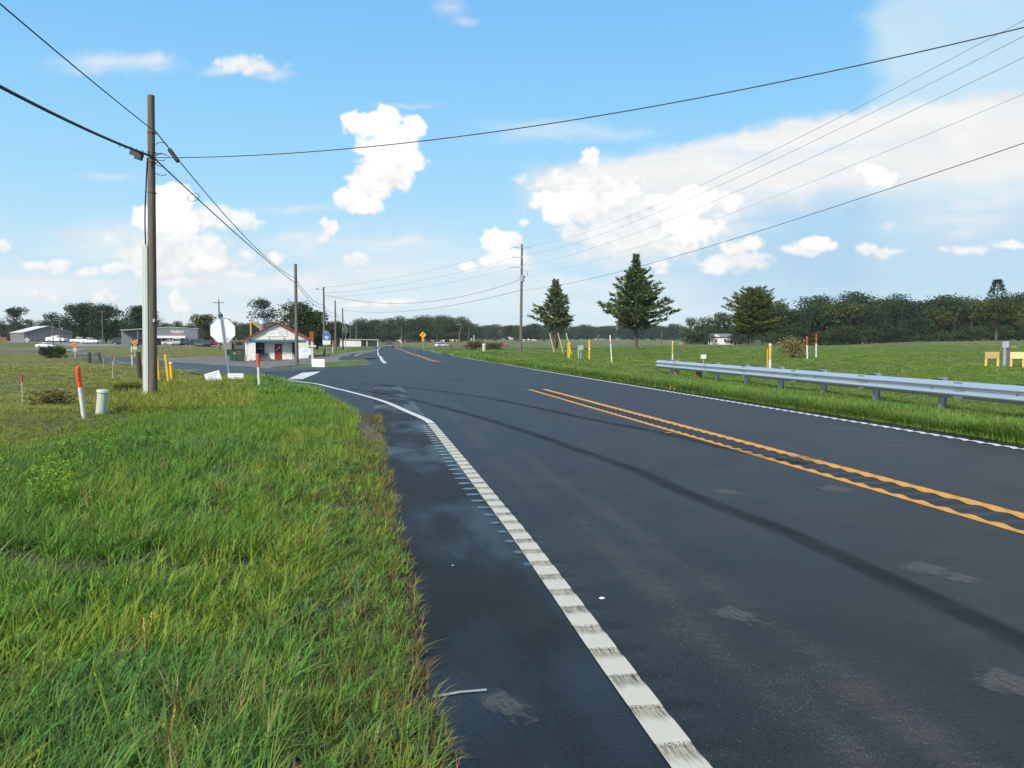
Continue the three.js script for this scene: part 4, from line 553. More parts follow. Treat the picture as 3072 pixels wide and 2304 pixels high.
// ---------------------------------------------------------------- the small white building
{
  const p = foot(831, 97), yaw = facing(p) - .08, W = 7.5, HW = W / 2, EV = 2.62, AP = 4.62, DP = 9, LEV = .14;
  const o = thing('biscuit_shop', 'small white gabled shop with red metal roof and recessed porch', 'shop', p, yaw);
  const L = -HW, R = HW;
  obj('side_wall', box(.2, EV, DP, L + .1, EV / 2, -DP / 2), M.siding, o); obj('side_wall', box(.2, EV, DP, R - .1, EV / 2, -DP / 2), M.siding, o);
  obj('rear_wall', box(W - .42, EV, .2, 0, EV / 2, -DP + .11), M.siding, o);
  const gable = (z, t) => extrude([[L + .02, EV + .004], [R - .02, EV + .004], [0, AP - .06]], t).translate(0, 0, z);
  obj('gable', gable(-.02, .16), M.siding, o); obj('gable', gable(-DP + .1, .16), M.siding, o);
  obj('front_panel', box(1.0, EV - .02, .14, L + .72, EV / 2, -.09), M.siding, o); obj('front_panel', box(.98, EV - .02, .14, R - .71, EV / 2, -.09), M.siding, o);
  // recessed wall with openings
  const zb = -1.5, door = [-.42, .5], wl = [-2.63, -1.6], wr = [1.7, 2.75], wy = [LEV + .72, LEV + 2.1], dy = LEV + 1.98;
  const seg = (x0, x1, y0, y1) => box(x1 - x0, y1 - y0, .14, (x0 + x1) / 2, (y0 + y1) / 2, zb);
  obj('porch_wall', [seg(L + .2, wl[0], 0, EV), seg(wl[0], wl[1], 0, wy[0]), seg(wl[0], wl[1], wy[1], EV), seg(wl[1], door[0], 0, EV), seg(door[0], door[1], dy, EV), seg(door[1], wr[0], 0, EV), seg(wr[0], wr[1], 0, wy[0]), seg(wr[0], wr[1], wy[1], EV), seg(wr[1], R - .2, 0, EV)], M.siding, o);
  obj('porch_ceiling', box(W - .44, .06, 1.4, 0, EV - .03, -.8), M.teal, o);
  obj('porch_fascia', box(W - .9, .24, .12, .05, EV - .12, .08), M.teal, o);
  const d = obj('door', [box(.92, 1.0, .06, .04, LEV + .5, zb), box(.14, .95, .06, -.35, LEV + 1.47, zb), box(.14, .95, .06, .43, LEV + 1.47, zb), box(.64, .1, .06, .04, LEV + 1.9, zb)], M.door, o); obj('pane', box(.64, .85, .02, .04, LEV + 1.42, zb), M.glass, d); obj('poster', box(.24, .3, .004, .12, LEV + 1.5, zb + .016), mat([.5, .5, .48], .8), d); obj('poster', box(.2, .2, .004, -.12, LEV + 1.2, zb + .016), mat([.45, .43, .4], .8), d); obj('handle', box(.03, .12, .06, .42, LEV + .98, zb + .05), M.steel, d);
  for (const [a, b] of [wl, wr]) { const w = obj('window', [box(b - a, .08, .1, (a + b) / 2, wy[0] + .04, zb + .02), box(b - a, .08, .1, (a + b) / 2, wy[1] - .04, zb + .02), box(.12, wy[1] - wy[0] - .16, .1, a + .06, (wy[0] + wy[1]) / 2, zb + .02), box(.12, wy[1] - wy[0] - .16, .1, b - .06, (wy[0] + wy[1]) / 2, zb + .02), box(b - a - .24, .05, .08, (a + b) / 2, (wy[0] + wy[1]) / 2 + .08, zb + .02)], M.frameDark, o); obj('pane', box(b - a - .24, .52, .012, (a + b) / 2, wy[0] + .35, zb), M.glass, w); obj('pane', box(b - a - .24, .5, .012, (a + b) / 2, wy[1] - .36, zb), M.glass, w); obj('curtain', box(b - a - .3, 1.1, .01, (a + b) / 2 + .1, wy[0] + .62, zb - .05), M.curtain, w); }
  obj('porch_floor', box(W - .44, LEV - .01, 1.45, 0, (LEV - .01) / 2, -.78), M.concrete, o);
  const steps = new THREE.Group(); steps.name = 'brick_step'; o.add(steps); const r = rng(8); for (let i = 0; i < 31; i++) for (let k = 0; k < 2; k++) { if (r() < .08) continue; obj('brick', box(.205, .085, .16, L + .55 + i * .225 + (k % 2) * .1, .045 + k * .1 - (i < 10 ? .06 : 0), .18 - k * .09 + .02 * (r() - .5)), [M.brick, mat([.22, .08, .05], .9), mat([.13, .07, .05], .95)][Math.floor(r() * 3)], steps); }
  // roof with standing seams
  const run = Math.hypot(HW + .25, AP - EV + .13), ang = Math.atan2(AP - EV + .13, HW + .25);
  for (const s of [-1, 1]) { const slab = box(run, .09, DP + .75); const mx = new THREE.Matrix4().makeRotationZ(-s * ang).setPosition(s * (HW + .25) / 2, (AP + EV - .13) / 2 + .06, -DP / 2 + .12); const rf = obj('roof', slab.applyMatrix4(mx), M.roofRed, o); for (let i = 0; i < 12; i++) obj('seam', box(run - .02, .035, .03, 0, .058, -DP / 2 - .2 + i * .8).applyMatrix4(mx), M.roofRed, rf); }
  obj('ridge_cap', box(.3, .05, DP + .77, 0, AP + .1, -DP / 2 + .12), M.roofRed, o);
  obj('gable_vent', [box(.1, .26, .03, -.11, AP - .66, .07), box(.1, .26, .03, .11, AP - .66, .07)], mat([.4, .5, .52], .7), o);
  const face = print(1024, 300, (c, w, h) => { c.fillStyle = '#e6e4e4'; c.fillRect(0, 0, w, h); c.strokeStyle = '#93a0ab'; c.lineWidth = 10; c.strokeRect(6, 6, w - 12, h - 12); c.save(); c.translate(60, 205); c.rotate(-.09); c.fillStyle = '#9c6f7d'; c.font = 'italic bold 135px serif'; c.fillText("Tammy's", 0, 0, 430); c.restore(); c.fillStyle = '#3f4f62'; c.textAlign = 'center'; c.font = 'bold 108px serif'; c.fillText('BISCUIT', w * .76, 130, 430); c.fillText('BARN', w * .76, 252, 330); });
  const sg = obj('sign_board', box(2.36, .72, .04, .02, EV + .76, .09), M.siding, o); obj('sign_print', new THREE.PlaneGeometry(2.34, .7).translate(.02, EV + .76, .113), mat([1, 1, 1], .6, { map: face }), sg);
  for (const x of [-.95, .82]) obj('spot_lamp', [box(.1, .14, .1, x, EV + .2, .16), box(.04, .04, .12, x, EV + .14, .08)], M.steel, o);
  const ch = new THREE.Group(); ch.name = 'chimney'; o.add(ch); obj('stack', box(.5, 3.6, .5, R + .35, 1.8, -1.6), M.mortar, ch); for (let k = 0; k < 13; k++) for (let i = 0; i < 2; i++) { obj('brick', box(.225, .085, .012, R + .235 + i * .235 - (k % 2 ? .0 : 0), 2.45 + k * .097, -1.34), k % 3 ? M.brick : mat([.26, .09, .05], .9), ch); obj('brick', box(.012, .085, .225, R + .606, 2.45 + k * .097, -1.72 + i * .235), M.brick, ch); }
  obj('roof_vent', [lathe([[.34, 3.4], [.36, 4.35], [.5, 4.55], [.5, 4.75], [.34, 5.1], [.12, 5.35], [0, 5.4]], 16).translate(-2.05, 0, -3.6), box(.55, .12, .3, -2.6, 4.75, -3.6)], M.galv, o);
  // things around it
  const place = (x, y, z) => V3(x, y, z).applyEuler(new THREE.Euler(0, yaw, 0)).add(p);
  for (const [x, l] of [[-1.72, 'dark green metal bench on the porch left of the red door'], [2.35, 'dark green metal bench on the porch right of the red door']]) { const b = thing('bench', x < 0 ? 'dark metal bench under the porch window away from the chimney' : 'dark metal bench on the porch behind the hanging estate panel', 'bench', place(x, LEV - .01, -1.05), yaw), g = M.green; obj('seat', [0, 1, 2, 3].map((i) => box(1.15, .03, .08, 0, .44, .16 - i * .1)), g, b); obj('backrest', [0, 1, 2].map((i) => box(1.15, .06, .025, 0, .56 + i * .12, -.2)), g, b); for (const k of [-.56, .56]) for (const q of [-.2, .18]) obj('leg', box(.05, q < 0 ? .9 : .62, .05, k, q < 0 ? .45 : .31, q), g, b); }
  { const q = place(-5.0, 0, -2.2); q.y = H(q.x, q.z) + .03; const b = thing('dumpster', 'dark green steel dumpster with orange label beside the shop', 'dumpster', q, yaw); obj('body', extrude([[-.75, 0], [.7, 0], [.8, 1.05], [-.8, 1.2]], 1.3, .02), M.green, b); obj('lid', box(1.66, .06, 1.36, 0, 1.2, 0, 0, 0, -.09), mat([.015, .05, .04], .7), b); for (const k of [-.5, 0, .5]) obj('rib', box(.06, 1.0, .04, k, .52, .67), M.green, b); obj('label', box(.32, .12, .01, -.2, .95, .66), mat([.7, .3, .03], .6), b); }
  { const q = place(-4.4, 0, .3); q.y = H(q.x, q.z) + .03; const b = thing('wooden_stand', 'rough wooden stand leaning by the shop corner', 'wooden stand', q, yaw); for (const [x, z, t] of [[-.22, -.15, .08], [.2, -.15, -.08], [-.22, .15, .08], [.2, .15, -.08]]) obj('leg', box(.11, 1.2, .1, x, .58, z, 0, 0, t), M.post, b); obj('shelf', box(.5, .08, .42, 0, .75, 0), M.post, b); obj('top', box(.46, .3, .38, 0, 1.1, 0), mat([.12, .07, .05], .9), b); }
}
{ // excavator behind the shop
  const p = foot(733, 118), o = thing('excavator', 'yellow excavator with raised folded arm behind the shop', 'excavator', p, .1), y = M.yellow; obj('arm', [beam(V3(1.0, .9, 0), V3(1.0, 5.2, 0), .22, .25), beam(V3(1.0, 5.1, 0), V3(3.4, 3.1, 0), .22, .22)], mat([.45, .27, .05], .7), o); obj('cylinder', bar(V3(1.25, 5.2, .1), V3(3.2, 3.5, .1), .06), M.steel, o); obj('bucket', extrude([[3.2, 2.3], [3.9, 2.2], [4.0, 2.9], [3.5, 3.2]], .8, .02), y, o); obj('cab', extrude([[-1.6, .9], [.2, .9], [.1, 1.9], [-.3, 2.1], [-1.4, 2.1]], 1.4, .04), mat([.1, .09, .07], .8), o); obj('window', box(1.0, .5, 1.42, -.6, 1.7, 0), M.glass, o); obj('counterweight', box(1.2, 1.0, 2.2, -2.2, 1.4, 0), mat([.2, .19, .18], .7), o); for (const k of [-.9, .9]) obj('track', extrude([[-2.4, .1], [-2.1, 0], [1.5, 0], [1.9, .2], [1.8, .65], [1.4, .8], [-2.1, .8], [-2.5, .5]], .5, .03).translate(0, 0, k), M.dark, o);
}

// ---------------------------------------------------------------- grey store, barn, shed, farmhouse
function panelled(parent, x0, x1, y0, topAt, z, w, m, face = 1) { const n = Math.max(1, Math.round((x1 - x0) / w)), s = (x1 - x0) / n; for (let i = 0; i < n; i++) { const a = x0 + i * s + .02, b = a + s - .04, g = extrude([[a, y0], [b, y0], [b, topAt(b)], [a, topAt(a)]], .08); obj('wall_panel', g.translate(0, 0, z), m, parent); } }
{
  const p = foot(482, 216), yaw = facing(p), o = thing('store', 'long grey metal store with script sign and awning', 'store', p, yaw), topAt = (x) => x < 2.6 ? lerp(4.15, 5.05, (x + 9.6) / 12.2) : lerp(5.05, 4.65, (x - 2.6) / 7);
  panelled(o, -1.8, 9.5, -.3, topAt, 0, .94, M.greyWall); obj('side_wall', box(.2, 4.9, 14, 9.4, 2.2, -7.1), M.greyWall, o); obj('backing_wall', extrude([[-1.7, 0], [9.2, 0], [9.2, 4.5], [2.6, 4.9], [-1.7, 4.6]], .1).translate(0, 0, -.12), M.greyWall, o);
  obj('recess_wall', box(7.8, 3.9, .2, -5.7, 1.9, -4), M.greyWall, o); obj('return_wall', box(.2, 4.2, 4, -1.75, 2, -2.1), M.greyWall, o); for (const x of [-9.5, -5.6]) obj('canopy_post', box(.22, 4.1, .22, x, 1.9, -.1), M.greyWall, o);
  obj('roof', extrude([[-9.9, 4.14], [2.6, 5.07], [9.9, 4.66], [9.9, 4.76], [2.6, 5.2], [-9.9, 4.28]], 14.4).translate(0, 0, -7), M.roofPale, o);
  obj('awning', extrude([[0, 0], [1.5, 0], [1.5, .12], [0, .7]], 8.0).rotateY(-Math.PI / 2).translate(2.3, 2.05, .06), M.roofPale, o);
  obj('awning_shade_sheet', box(7.8, 2.0, .06, 2.3, 1.02, .05), M.glass, o); for (const x of [-1.5, .2, 2.2, 4.3, 6.2]) obj('awning_post', box(.1, 2.1, .1, x, 1, 1.4), mat([.4, .4, .4], .7), o);  // dark sheet paints in the shade of the opening under the awning
  for (const [x, w] of [[-.9, .9], [.9, 1.4], [3.4, 1.6], [5.3, .9]]) { const q = obj('window', box(w + .12, 1.3, .05, x, 1.15, .1), mat([.13, .05, .03], .8), o); obj('pane', box(w, 1.15, .02, x, 1.15, .14), M.glass, q); }
  const t = print(512, 220, (c, w, h) => { c.clearRect(0, 0, w, h); c.fillStyle = '#7d838b'; c.fillRect(0, 0, w, h); c.fillStyle = '#2c3440'; c.font = 'italic bold 128px serif'; c.textAlign = 'center'; c.fillText('Mulford', w / 2 + 5, 111, 480); c.fillStyle = '#f4f6f6'; c.fillText('Mulford', w / 2, 105, 480); c.fillStyle = '#33272a'; c.font = 'bold 80px sans-serif'; c.fillText('TRADING', w / 2 + 5, 203, 440); c.fillStyle = '#e8793c'; c.fillText('TRADING', w / 2, 198, 440); });
  obj('sign_print', new THREE.PlaneGeometry(3.4, 1.45).translate(4.2, 3.55, .06), mat([1, 1, 1], .6, { map: t }), o);
}
{
  const p = foot(146, 258), yaw = facing(p) + .28, o = thing('metal_barn', 'grey metal barn with pale gabled roof and dark doorway', 'barn', p, yaw), W = 14.2, EV = 3.2, AP = 5.3, D = 15;
  const topAt = (x) => EV + (AP - EV) * (1 - Math.abs(x) / (W / 2)); panelled(o, -W / 2, -.6, -.6, topAt, 0, 1.2, M.greyWall2); panelled(o, 1.4, W / 2, -.6, topAt, 0, 1.2, M.greyWall2); panelled(o, -.6, -.02, 1.9, topAt, 0, 1.2, M.greyWall2); panelled(o, .02, 1.4, 1.9, topAt, 0, 1.4, M.greyWall2);
  obj('side_wall', box(.15, EV + .6, D, -W / 2 + .1, EV / 2 - .3, -D / 2), M.greyWall2, o); obj('side_wall', box(.15, EV + .6, D, W / 2 - .1, EV / 2 - .3, -D / 2), M.greyWall2, o); obj('backing_wall', extrude([[-W / 2 + .2, 0], [-.6, 0], [-.6, 1.9], [1.4, 1.9], [1.4, 0], [W / 2 - .2, 0], [W / 2 - .2, EV - .1], [0, AP - .1], [-W / 2 + .2, EV - .1]], .1).translate(0, 0, -.1), M.greyWall2, o); obj('rear_wall', extrude([[-W / 2 + .2, -.6], [W / 2 - .2, -.6], [W / 2 - .2, EV - .1], [0, AP - .1], [-W / 2 + .2, EV - .1]], .1).translate(0, 0, -D + .2), M.greyWall2, o);
  const run = Math.hypot(W / 2 + .3, AP - EV + .1), a = Math.atan2(AP - EV + .1, W / 2 + .3); for (const s of [-1, 1]) obj('roof', box(run, .1, D + .6, 0, 0, 0, 0, 0, -s * a).translate(s * (W / 2 + .3) / 2, (AP + EV) / 2 + .06, -D / 2 + .1), M.roofPale, o);
  obj('vent_pipe', cyl(.12, .12, 1.0, 4.4, 4.0, -1, 8), M.roofPale, o);
  single('stacked_goods', [box(3, 1.6, 2, 0, .5, 0), box(1.4, 1.0, 1.2, -1.6, 1.5, 0)], mat([.22, .08, .05], .9), 'low rust red heap left of the grey metal barn', 'heap').position.copy(foot(14, 275));
}
{
  const p = foot(1048, 236), yaw = facing(p) - .1, o = thing('white_shed', 'long low white shed with open carport beside the highway', 'shed', p, yaw); obj('wall', [box(6.2, 2.2, .2, .4, .9, 0), box(.2, 2.2, 5, -2.6, .9, -2.5), box(.2, 2.2, 5, 3.4, .9, -2.5)], M.siding, o); obj('roof', box(11.6, .2, 6, 2.9, 2.12, -2.5, 0, 0, -.02), mat([.45, .44, .42], .6), o); for (const [x, z] of [[5.2, 0], [8.4, 0], [5.2, -4.5], [8.4, -4.5]]) obj('carport_post', box(.25, 2.2, .25, x, 1, z), M.siding, o); obj('bay_wall', box(4.9, 1.9, .15, 6.0, .85, -5), M.siding, o);
}
{
  const p = foot(2172, 240), yaw = facing(p) + .15, o = thing('farmhouse', 'white farmhouse half hidden under trees across the pasture', 'house', p, yaw); obj('wall', [box(8, 2.6, .2, 0, 1.0, 0), box(.2, 2.6, 6, -3.9, 1.0, -3), box(.2, 2.6, 6, 3.9, 1.0, -3)], M.siding, o); obj('gable', extrude([[-3.9, 2.3], [-.9, 2.3], [-2.4, 3.2]], .2), M.siding, o); obj('roof', extrude([[-.4, 2.2], [3.2, 3.3], [6.6, 2.2]], 8.4).rotateY(Math.PI / 2).translate(0, .1, .2), mat([.16, .16, .17], .8), o); for (const x of [-2.4, .3, 2.4]) { const w = obj('window', box(.75, 1.1, .06, x, 1.25, .1), M.white, o); obj('pane', box(.55, .9, .03, x, 1.25, .13), M.glass, w); } obj('door', box(.9, 1.9, .06, 3.3, .8, .1), M.door, o);
}
single('brick_pillar', box(.9, 1.0, .9, 0, .4, 0), mat([.4, .2, .12], .8), 'small orange brick pillar far across the pasture', 'pillar').position.copy(foot(2042, 260));

// ---------------------------------------------------------------- vehicles
const paintM = {}; const carPaint = (c) => paintM[c] ??= new THREE.MeshPhysicalMaterial({ color: lin(...c), roughness: .35, clearcoat: 1, clearcoatRoughness: .08, metalness: .1, side: THREE.DoubleSide });
function car(name, label, category, kind, c, p, turn, group) {
  const o = thing(name, label, category, p, turn, group), m = carPaint(c);   // nose along +x
  const K = { suv: { l: 4.7, w: 1.9, body: [[-2.3, .35], [2.25, .35], [2.34, .62], [2.28, .92], [1.25, 1.05], [-2.28, 1.08], [-2.36, .7]], glass: [[-2.2, 1.05], [1.2, 1.03], [.35, 1.6], [-1.95, 1.64]], roof: [[-2.0, 1.62], [.38, 1.58], [.2, 1.72], [-1.85, 1.74]], ax: [-1.4, 1.42] },
    sedan: { l: 4.7, w: 1.8, body: [[-2.3, .3], [2.25, .3], [2.34, .55], [2.2, .82], [1.1, .92], [-1.6, .95], [-2.32, .9]], glass: [[-1.7, .93], [1.15, .9], [.3, 1.36], [-.95, 1.38]], roof: [[-1.0, 1.36], [.34, 1.34], [.15, 1.43], [-.85, 1.44]], ax: [-1.4, 1.4] },
    pickup: { l: 5.6, w: 1.95, body: [[-2.8, .45], [2.7, .45], [2.8, .75], [2.74, 1.08], [1.35, 1.18], [-2.76, 1.16]], glass: [[-.75, 1.15], [1.3, 1.14], [.6, 1.72], [-.65, 1.75]], roof: [[-.7, 1.72], [.64, 1.7], [.45, 1.83], [-.6, 1.85]], ax: [-1.75, 1.8] },
    van: { l: 6.2, w: 2.1, body: [[-3.1, .45], [3.0, .45], [3.1, .8], [3.0, 1.2], [1.9, 1.35], [-3.08, 1.4]], glass: [[.55, 1.38], [1.85, 1.34], [1.2, 1.95], [.55, 1.95]], roof: [[-2.9, 1.4], [.5, 1.4], [.5, 1.92], [1.25, 1.92], [1.0, 2.1], [.5, 2.1], [.3, 2.05], [-1.2, 2.0], [-1.3, 1.6], [-2.9, 1.6]], ax: [-1.9, 2.0] } }[kind];
  obj('body', extrude(K.body, K.w, .06), m, o); obj('cabin_glass', extrude(K.glass, K.w - .24, .03), M.glass, o); obj('roof', extrude(K.roof, K.w - .22, .03), m, o);
  for (const s of [-1, 1]) obj('pillar', [beam(V3(K.glass[1][0] - .05, K.glass[1][1], s * (K.w / 2 - .13)), V3(K.glass[2][0], K.glass[2][1], s * (K.w / 2 - .13)), .07, .05), beam(V3(K.glass[0][0] + .05, K.glass[0][1], s * (K.w / 2 - .13)), V3(K.glass[3][0], K.glass[3][1], s * (K.w / 2 - .13)), .1, .05), beam(V3((K.glass[0][0] + K.glass[1][0]) / 2 - .1, K.glass[0][1], s * (K.w / 2 - .12)), V3((K.glass[2][0] + K.glass[3][0]) / 2, K.glass[2][1], s * (K.w / 2 - .12)), .09, .05)], m, o);
  for (const x of K.ax) for (const s of [-1, 1]) { const w = obj('wheel', new THREE.CylinderGeometry(.35, .35, .24, 18).rotateX(Math.PI / 2).translate(x, .35, s * (K.w / 2 - .1)), M.tyre, o); obj('rim', new THREE.CylinderGeometry(.2, .2, .02, 12).rotateX(Math.PI / 2).translate(x, .35, s * (K.w / 2 + .025)), M.rim, w); obj('arch', new THREE.TorusGeometry(.4, .035, 5, 12, Math.PI).translate(x, .37, s * (K.w / 2 - .01)), M.black, o); }
  const f = K.body[3], b = K.body[K.body.length - 1]; for (const s of [-1, 1]) { obj('headlight', box(.06, .16, .38, f[0] + .02, f[1] - .14, s * (K.w / 2 - .28)), M.lampClear, o); obj('tail_light', box(.06, .3, .16, b[0] + .0, b[1] + (kind === 'suv' ? .2 : -.16), s * (K.w / 2 - .14)), M.lampRed, o); obj('mirror', box(.12, .12, .2, K.glass[1][0] - .25, K.glass[1][1] + .1, s * (K.w / 2 + .06)), m, o); }
  obj('grille', box(.05, .2, K.w * .5, f[0] + .03, f[1] - .2, 0), M.black, o); obj('bumper', box(.1, .18, K.w * .9, f[0] + .05, f[1] - .45, 0), kind === 'suv' && c[0] < .2 ? M.rim : m, o); obj('bumper', box(.1, .18, K.w * .9, -(Math.abs(b[0])) - .02, .5, 0), m, o); obj('plate', box(.02, .14, .34, -(Math.abs(b[0])) - .075, .62, 0), M.white, o);
  return o;
}
const onRoad = (s, t) => { const [x, z] = road(s, t); return V3(x, H(x, z) + .005, z); }; const heading = (s) => { const a = axis[clamp(Math.round(s + 40), 0, axis.length - 1)]; return Math.PI / 2 - a[2]; };
const NEAR = [.06, .05, .045], WHT = [.75, .76, .78];
car('suv', 'dark approaching sport utility car on the crest of the highway', 'car', 'suv', NEAR, onRoad(213, 3.8), heading(213) + Math.PI);
{ const p = foot(1325, 290); p.y += .01; car('suv', 'white sport utility car driving away on the far bend', 'car', 'suv', WHT, p, .62); }
{ const p = foot(1508, 345); p.y += .01; car('pickup', 'red pickup on the far bend below the cattle pasture', 'car', 'pickup', [.35, .02, .025], p, Math.PI - .35); }
const parked = (px, d, kind, c, turn, label, group) => { const p = foot(px, d); p.y = H(p.x, p.z) + .13; return car(kind === 'van' ? 'work_truck' : kind === 'pickup' ? 'pickup' : 'car', label, kind === 'pickup' ? 'pickup' : kind === 'van' ? 'truck' : 'car', kind, c, p, turn, group); };
parked(171, 254, 'van', WHT, -.1, 'white work truck with raised cab parked at the grey metal barn');
parked(240, 250, 'pickup', WHT, -.1, 'white pickup parked nose to the road behind another white pickup'); parked(272, 246, 'pickup', WHT, -.12, 'white pickup parked in front, right of the other white pickup');
parked(375, 238, 'pickup', [.6, .6, .56], .15, 'white utility pickup behind a dark blue car by the store canopy'); parked(365, 226, 'suv', [.02, .03, .07], -.1, 'dark blue car in front of the white utility pickup'); parked(416, 214, 'suv', [.015, .02, .06], 1.5, 'navy sport utility car parked under the store canopy');
parked(515, 213, 'sedan', [.6, .56, .55], .2, 'white car behind the silver pickup by the awning'); parked(530, 209, 'pickup', [.5, .53, .52], -1.2, 'silver pickup facing the road below the store sign'); parked(555, 211, 'sedan', [.03, .035, .05], -1.2, 'dark car parked beside the silver pickup'); parked(588, 209, 'suv', [.02, .03, .045], -1.0, 'black car parked at the store corner', null); parked(600, 203, 'suv', [.05, .05, .06], -1.3, 'charcoal car parked past the store corner', null); parked(618, 200, 'sedan', [.04, .06, .1], -1.1, 'slate blue car parked past the store corner beside the stop sign'); parked(641, 203, 'sedan', [.25, .02, .04], .1, 'dark red car parked beyond the stop sign');
{ const p = foot(138, 216); p.y += .05; car('car', 'low white car passing on the crossing road below the barn', 'car', 'sedan', WHT, p, .05); }

// ---------------------------------------------------------------- cattle
function sdfBody(bones, cell, k = .06) {
  const lo = V3(1e9, 1e9, 1e9), hi = V3(-1e9, -1e9, -1e9); for (const [a, b, r0, r1] of bones) for (const [q, r] of [[a, r0], [b, r1]]) { lo.min(V3(...q).subScalar(r + .08)); hi.max(V3(...q).addScalar(r + .08)); }
  const size = Math.max(hi.x - lo.x, hi.y - lo.y, hi.z - lo.z), n = Math.ceil(size / cell) + 4, mc = new MarchingCubes(n, undefined, false, false, 60000); mc.isolation = 0; const c = lo.clone().add(hi).multiplyScalar(.5), half = n * cell / 2;
  for (let z = 0; z < n; z++) for (let y = 0; y < n; y++) for (let x = 0; x < n; x++) {
    const px = c.x + (x - n / 2) / (n / 2) * half, py = c.y + (y - n / 2) / (n / 2) * half, pz = c.z + (z - n / 2) / (n / 2) * half; let s = 0;
    for (const [a, b, r0, r1] of bones) { const ax = px - a[0], ay = py - a[1], az = pz - a[2], bx = b[0] - a[0], by = b[1] - a[1], bz = b[2] - a[2], h = clamp((ax * bx + ay * by + az * bz) / (bx * bx + by * by + bz * bz + 1e-9), 0, 1), d = Math.hypot(ax - bx * h, ay - by * h, az - bz * h) - lerp(r0, r1, h); s += Math.exp(-d / (k * .5)); }
    mc.field[x + n * (y + n * z)] = Math.log(s + 1e-30) * k * .5;
  }
  mc.update(); const cnt = mc.count ?? mc.geometry.drawRange.count, g = new THREE.BufferGeometry(), pos = mc.positionArray.slice(0, cnt * 3), nor = mc.normalArray.slice(0, cnt * 3); for (let i = 0; i < cnt; i++) { pos[3 * i] = c.x + pos[3 * i] * half; pos[3 * i + 1] = c.y + pos[3 * i + 1] * half; pos[3 * i + 2] = c.z + pos[3 * i + 2] * half; }
  g.setAttribute('position', new THREE.BufferAttribute(pos, 3)); g.setAttribute('normal', new THREE.BufferAttribute(nor, 3)); g.computeVertexNormals(); return g;
}
function cowShape(graze) {
  const b = [[[-.75, 1.05, 0], [.1, 1.0, 0], .33, .36], [[.1, 1.0, 0], [.6, 1.05, 0], .36, .32], [[-.1, .86, 0], [.3, .84, 0], .28, .28], [[-.85, 1.15, 0], [-.7, .95, 0], .24, .28], [[.6, 1.15, 0], graze ? [1.15, .75, 0] : [1.1, 1.4, 0], .24, .15]];
  const h = graze ? [1.15, .72, 0] : [1.1, 1.42, 0], e = graze ? [1.3, .28, 0] : [1.5, 1.22, 0]; b.push([h, e, .14, .09], [[h[0], h[1] + .08, -.12], [h[0], h[1] + .1, -.28], .05, .03], [[h[0], h[1] + .08, .12], [h[0], h[1] + .1, .28], .05, .03]);
  for (const s of [-.19, .19]) b.push([[.55, .85, s], [.56, .45, s], .13, .07], [[.56, .45, s], [.55, .05, s], .07, .06], [[-.75, .95, s], [-.62, .68, s], .2, .11], [[-.62, .68, s], [-.82, .48, s], .11, .07], [[-.82, .48, s], [-.78, .05, s], .07, .06]);
  b.push([[-1.0, 1.25, 0], [-1.12, .9, 0], .04, .03], [[-1.12, .9, 0], [-1.1, .6, 0], .03, .05]); return b;
}
{
  const gs = [sdfBody(cowShape(false), .07), sdfBody(cowShape(true), .07)], coats = { black: mat([.015, .014, .014], .8), tan: mat([.42, .27, .15], .85), white: mat([.62, .58, .5], .85), brown: mat([.12, .06, .04], .85) };
  const r = rng(77), herd = [[1192, 'tan'], [1199, 'white'], [1224, 'black'], [1234, 'black'], [1251, 'black'], [1268, 'brown'], [1283, 'brown'], [1293, 'black'], [1299, 'tan'], [1326, 'tan'], [1331, 'white'], [1338, 'brown'], [1351, 'tan'], [1359, 'white'], [1365, 'black'], [1371, 'tan']];
  for (const [px, c] of herd) { const o = single('cow', gs[r() < .5 ? 0 : 1], coats[c], `${c === 'tan' ? 'pale tan' : c} cow grazing in the row before the central wood`, 'cow', `${c} cattle before the central wood`); const p = foot(px, 425 + r() * 30); o.position.copy(p); o.rotation.y = r() * 6.28; o.scale.setScalar(1.0 + .2 * r()); }
  for (const [px, c] of [[1414, 'white'], [1440, 'black'], [1446, 'black'], [1465, 'black'], [1482, 'black'], [1487, 'black'], [1492, 'black'], [1503, 'black'], [1521, 'black'], [1527, 'white'], [1534, 'white'], [1546, 'black'], [1555, 'black'], [1570, 'white'], [1574, 'white'], [1586, 'white'], [1601, 'white'], [1632, 'black']]) { const o = single('cow', gs[r() < .6 ? 1 : 0], coats[c], `${c} cow on the far slope beyond the red pickup`, 'cow', `${c} cattle on the far slope`); const p = foot(px, 430 + r() * 70); o.position.copy(p); o.rotation.y = r() * 6.28; }
}

// ---------------------------------------------------------------- trees
class Leaves {
  constructor() { this.p = []; this.c = []; }
  leaf(x, y, z, dx, dy, dz, len, wid, r, k) {   // a pointed leaf spray: two triangles folded along the middle
    let ax = r() - .5, ay = r() - .5, az = r() - .5; let sx = dy * az - dz * ay, sy = dz * ax - dx * az, sz = dx * ay - dy * ax; const l = Math.hypot(sx, sy, sz) || 1; sx *= wid / 2 / l; sy *= wid / 2 / l; sz *= wid / 2 / l;
    const mx = x + dx * len * .45, my = y + dy * len * .45 + len * .06, mz = z + dz * len * .45, ex = x + dx * len, ey = y + dy * len, ez = z + dz * len;
    this.p.push(x, y, z, mx + sx, my + sy, mz + sz, ex, ey, ez, x, y, z, ex, ey, ez, mx - sx, my - sy, mz - sz);
    for (let i = 0; i < 6; i++) this.c.push(k[0], k[1], k[2]);
  }
  geo() { const g = new THREE.BufferGeometry(); g.setAttribute('position', new THREE.Float32BufferAttribute(this.p, 3)); g.setAttribute('color', new THREE.Float32BufferAttribute(this.c, 3)); g.computeVertexNormals(); return g; }
}
